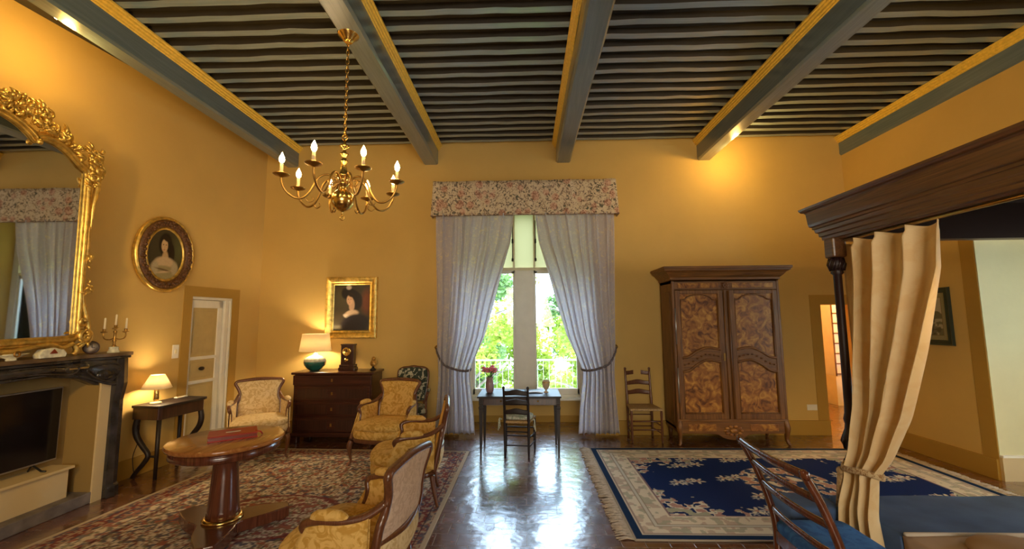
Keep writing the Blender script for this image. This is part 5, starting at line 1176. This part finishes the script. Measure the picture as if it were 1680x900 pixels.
for a_deg in (-2, 46, 86, 128, 166, -148, -93, -49):
    a = math.radians(a_deg); ca, sa = math.cos(a), math.sin(a)
    prof = [(.035, .255), (.075, .30), (.13, .315), (.19, .27), (.235, .17), (.285, .105), (.345, .095), (.405, .135), (.44, .20), (R8, .248)]
    P = smooth_path([(r_ * ca, r_ * sa, z_) for r_, z_ in prof], 4)
    A_ = MB().tube(P, .0085, 7).tube(smooth_path([(.05 * ca, .05 * sa, .27), (.09 * ca, .09 * sa, .235), (.12 * ca, .12 * sa, .26), (.10 * ca, .10 * sa, .285)], 4), .006, 6)
    A_.tube(smooth_path([(.28 * ca, .28 * sa, .107), (.25 * ca, .25 * sa, .075), (.215 * ca, .215 * sa, .09), (.225 * ca, .225 * sa, .115)], 4), .005, 6)
    A_ = A_.build('arm', X['brass_dk'], t)
    x, y = R8 * ca, R8 * sa
    MB().lathe([(.006, .235), (.016, .243), (.050, .256), (.060, .264), (.058, .268), (.02, .262), (.016, .275)], (x, y, 0), 24).build('drip_pan', X['brass_dk'], A_)
    MB().lathe([(.0125, .262), (.0125, .348), (.008, .352)], (x, y, 0), 14).build('candle_sleeve', X['sleeve'], A_)
    MB().lathe([(.006, .350), (.016, .362), (.021, .380), (.017, .400), (.008, .420), (.001, .436)], (x, y, 0), 12).build('bulb', X['bulb'], A_)
    l = light('candle_glow', 'POINT', (0, 0, 0), 4.2, WARM, .03); l.location = t.location + Vector((x, y, .383))

# ================================================================== CANOPY BED
t = thing('canopy_bed', 'dark four-poster bed with heavy moulded canopy and blue coverlet', 'bed', (2.075, 0, 0))
BX1 = 4.30 - 2.075; Y0_, Y1_ = 1.12, 2.885       # post lines
def post(x, y):
    prof = [(.05, 0), (.055, .04), (.045, .08), (.03, .11), (.05, .16), (.055, .22), (.04, .30), (.04, .56), (.045, .60), (.03, .63), (.03, .65), (.052, .69), (.055, .73), (.036, .78), (.028, .80), (.048, .84), (.052, .89), (.034, .94), (.030, .97), (.036, 1.0), (.028, 1.04), (.0255, 1.10), (.0245, 1.5), (.0245, 1.93), (.038, 1.945), (.030, 1.96), (.045, 1.985), (.046, 2.02), (.03, 2.045)]
    m_ = MB().lathe(prof, (x, y, 0), 20)
    p_ = m_.build('post', X['bedwood_dark'], t)
    for zc, n_, R_ in ((2.0, 9, .045), (.86, 9, .05), (.71, 9, .052)):
        c_ = MB()
        for k in range(n_): a = 2 * PI * k / n_; c_.tube([(x + R_ * .8 * math.cos(a), y + R_ * .8 * math.sin(a), zc - .04), (x + R_ * 1.05 * math.cos(a + .3), y + R_ * 1.05 * math.sin(a + .3), zc), (x + R_ * .8 * math.cos(a + .6), y + R_ * .8 * math.sin(a + .6), zc + .04)], .009, 6)
        c_.build('carving', X['bedwood_dark'], p_)
    MB().box(x - .045, x + .045, y - .045, y + .045, 2.045, 2.18).build('block', X['bedwood'], p_, bev=.012)
for x in (0, BX1):
    for y in (Y0_, Y1_): post(x, y)
# canopy: nested mouldings swept round the four sides; (outward, z)
prof = [(-.045, 2.165), (-.005, 2.165), (.0, 2.175), (.012, 2.18), (.014, 2.20), (.024, 2.206), (.026, 2.228), (.038, 2.236), (.042, 2.258), (.050, 2.262), (.050, 2.276), (.062, 2.282), (.066, 2.30), (.072, 2.375), (.078, 2.385), (.092, 2.39), (.100, 2.402), (.104, 2.415), (-.045, 2.42)]
ins = -.0; rings = []
for sx, sy in ((-1, -1), (1, -1), (1, 1), (-1, 1), (-1, -1)):
    cx = BX1 / 2 + sx * (BX1 / 2 + .005); cy = (Y0_ + Y1_) / 2 + sy * ((Y1_ - Y0_) / 2 + .08)
    rings.append([(cx + sx * o, cy + sy * o, z) for o, z in prof])
MB().loft(rings, cap=False, smooth=False).build('canopy', X['bedwood'], t)
MB().box(.05, BX1 - .05, Y1_ - .01, Y1_ + .03, 2.165, 2.40).build('inner_board', X['bedwood_dark'], t)
MB().box(.05, BX1 - .05, Y0_ - .03, Y0_ + .01, 2.165, 2.40).build('inner_board', X['bedwood_dark'], t)
MB().box(-.03, BX1 + .03, Y0_ - .06, Y1_ + .06, 2.40, 2.418).build('canopy_ceiling', X['bedwood_dark'], t)
MB().tube([(.03, Y0_ + .04, 2.155), (.03, Y1_ - .04, 2.155)], .010, 8).build('curtain_rail', X['brass_dk'], t)
mx0 = -.11
MB().box(mx0 - .03, BX1, Y0_ + .0, Y1_ + .03, .16, .30).build('bed_rail', X['bedwood'], t, bev=.01)
MB().box(mx0, BX1 - .03, Y0_ + .03, Y1_ + .045, .30, .49).build('mattress', X['sheet'], t, bev=.03)
def cov(y0, y1, z, amp, x0=mx0 - .012):
    def fn(u, v):
        x = x0 + u * (BX1 - .05 - x0); y = y0 + v * (y1 - y0); d_ = max(0, .03 - u * (BX1 - x0)) * 1.0
        return (x, y, z + amp * math.sin(9 * y + 2 * math.sin(3 * x)) + amp * .6 * math.sin(4 * x + 7 * y) - .6 * d_ )
    return fn
def fold(y0, y1, zt_, zb, nm, mt, th, amp=.006):
    c_ = MB()
    def fn(u, v):                      # over the top, then down the foot end
        x = u * 2.2; L = .18
        if x < L: px = mx0 - .02; pz = zb + (zt_ - zb) * x / L
        else: px = mx0 - .02 + (x - L); pz = zt_
        y = y0 + v * (y1 - y0)
        if 0 < x - L < .04: pz -= .0
        return (px + (.01 * math.sin(14 * y) if x < L else 0), y, pz + (amp * math.sin(8 * y + 3 * math.sin(2.2 * px)) * math.sin(5 * px + 1) if x > L else 0))
    c_.grid(fn, 60, 40); c_.build(nm, mt, t, solid=th)
fold(2.42, Y1_ + .06, .512, .20, 'coverlet', X['bluefab'], .016)
# far side of the coverlet hangs to the rail
MB().grid(lambda u, v: (mx0 - .01 + u * (BX1 - mx0 - .04), Y1_ + .06 + .008 * math.sin(30 * u), .51 - v * .30), 60, 8).build('coverlet_side', X['bluefab'], t, solid=.012, soff=0)
fold(Y0_ + .0, 2.41, .520, .22, 'bed_cover', X['beige'], .02)
MB().tube(smooth_path([(mx0 + .0, 2.415, .523), (1.0, 2.41, .526), (1.9, 2.415, .524)], 6), .012, 8).build('piping', X['sheet'], t)
MB().puff((.22, 2.08, .535), (.17, .27, .07), (.6, .9), 30, 14).build('bolster', X['beige'], t)
# bed curtain
t = thing('bed_curtain', 'sand-coloured bed curtain tied to the post with a tasselled band', 'curtain', (2.08, 2.84, 0))
rnd = random.Random(4)
def bc(u, v):
    z = 2.15 - v * 2.13
    # y extent (towards the camera is negative), x centre
    zs = [2.15, 1.9, 1.5, 1.1, .85, .74, .68, .55, .3, .02]
    ys0 = [.02, .02, .015, .0, -.01, -.02, -.02, -.04, -.07, -.08]; ys1 = [-.64, -.62, -.51, -.385, -.30, -.245, -.24, -.30, -.42, -.48]
    xc = [.03, .03, .02, .0, -.05, -.09, -.09, -.15, -.20, -.20]
    f_ = lambda a: float(np.interp(-z, [-q for q in zs], a))
    y = f_(ys0) + (f_(ys1) - f_(ys0)) * u; g = math.exp(-((z - .75) / .22) ** 2)
    amp = .05 * (1 - .25 * g) * (.7 if z > 2.1 else 1)
    w_ = 2 * PI * 3.6 * u + .5 * math.sin(1.6 * z) + 1.6 * max(0, (1.9 - z)) * u * .35
    sharp = math.sin(w_) + .25 * math.sin(2 * w_ + 1)
    return (f_(xc) + amp * sharp + .012 * math.sin(11 * u + 3 * z), y + .02 * math.cos(w_), z - (.012 * (1 + math.sin(w_)) if v == 0 else 0))
MB().grid(bc, 130, 70).build('cloth', X['tan'], t, solid=.004)
m = MB(); P = []
for i in range(25): a = 2 * PI * i / 24; P.append((-.09 + .075 * math.cos(a), -.135 + .125 * math.sin(a), .75 + .012 * math.sin(a * 2)))
m.tube(P, .014, 8, cap=False, flat=(1.3, .6), up=(0, 0, 1)); m.build('tieback', damask('patterned_band', (.30, .16, .06), (.60, .45, .25), 40), t)
m = MB()
for q in range(16): a = q * 2 * PI / 16; m.tube([(-.145 + .012 * math.cos(a), -.03 + .012 * math.sin(a), .70), (-.15 + .028 * math.cos(a), -.03 + .028 * math.sin(a), .50)], .006, 5)
m.puff((-.145, -.03, .71), (.022, .022, .025), (1, 1), 10, 8); m.build('tassel', X['rush'], t)
# cloth-covered stool between chair and bed
t = thing('ottoman', 'low blue cloth-covered stool between the open-back chair and the bed', 'stool', (1.76, 2.90, 0))
def og(k, z): return [(math.copysign(abs(math.cos(a)) ** .3, math.cos(a)) * .165 * k, math.copysign(abs(math.sin(a)) ** .3, math.sin(a)) * .125 * k, z) for a in [2 * PI * i / 40 for i in range(40)]]
MB().loft([og(.97, .02), og(1, .05), og(1.0, .40), og(1.03, .47), og(.98, .498), og(.7, .505), og(.1, .508)]).build('cover', X['bluefab'], t)
MB().box(-.14, .14, -.1, .1, 0, .04).build('base', X['bedwood'], t)
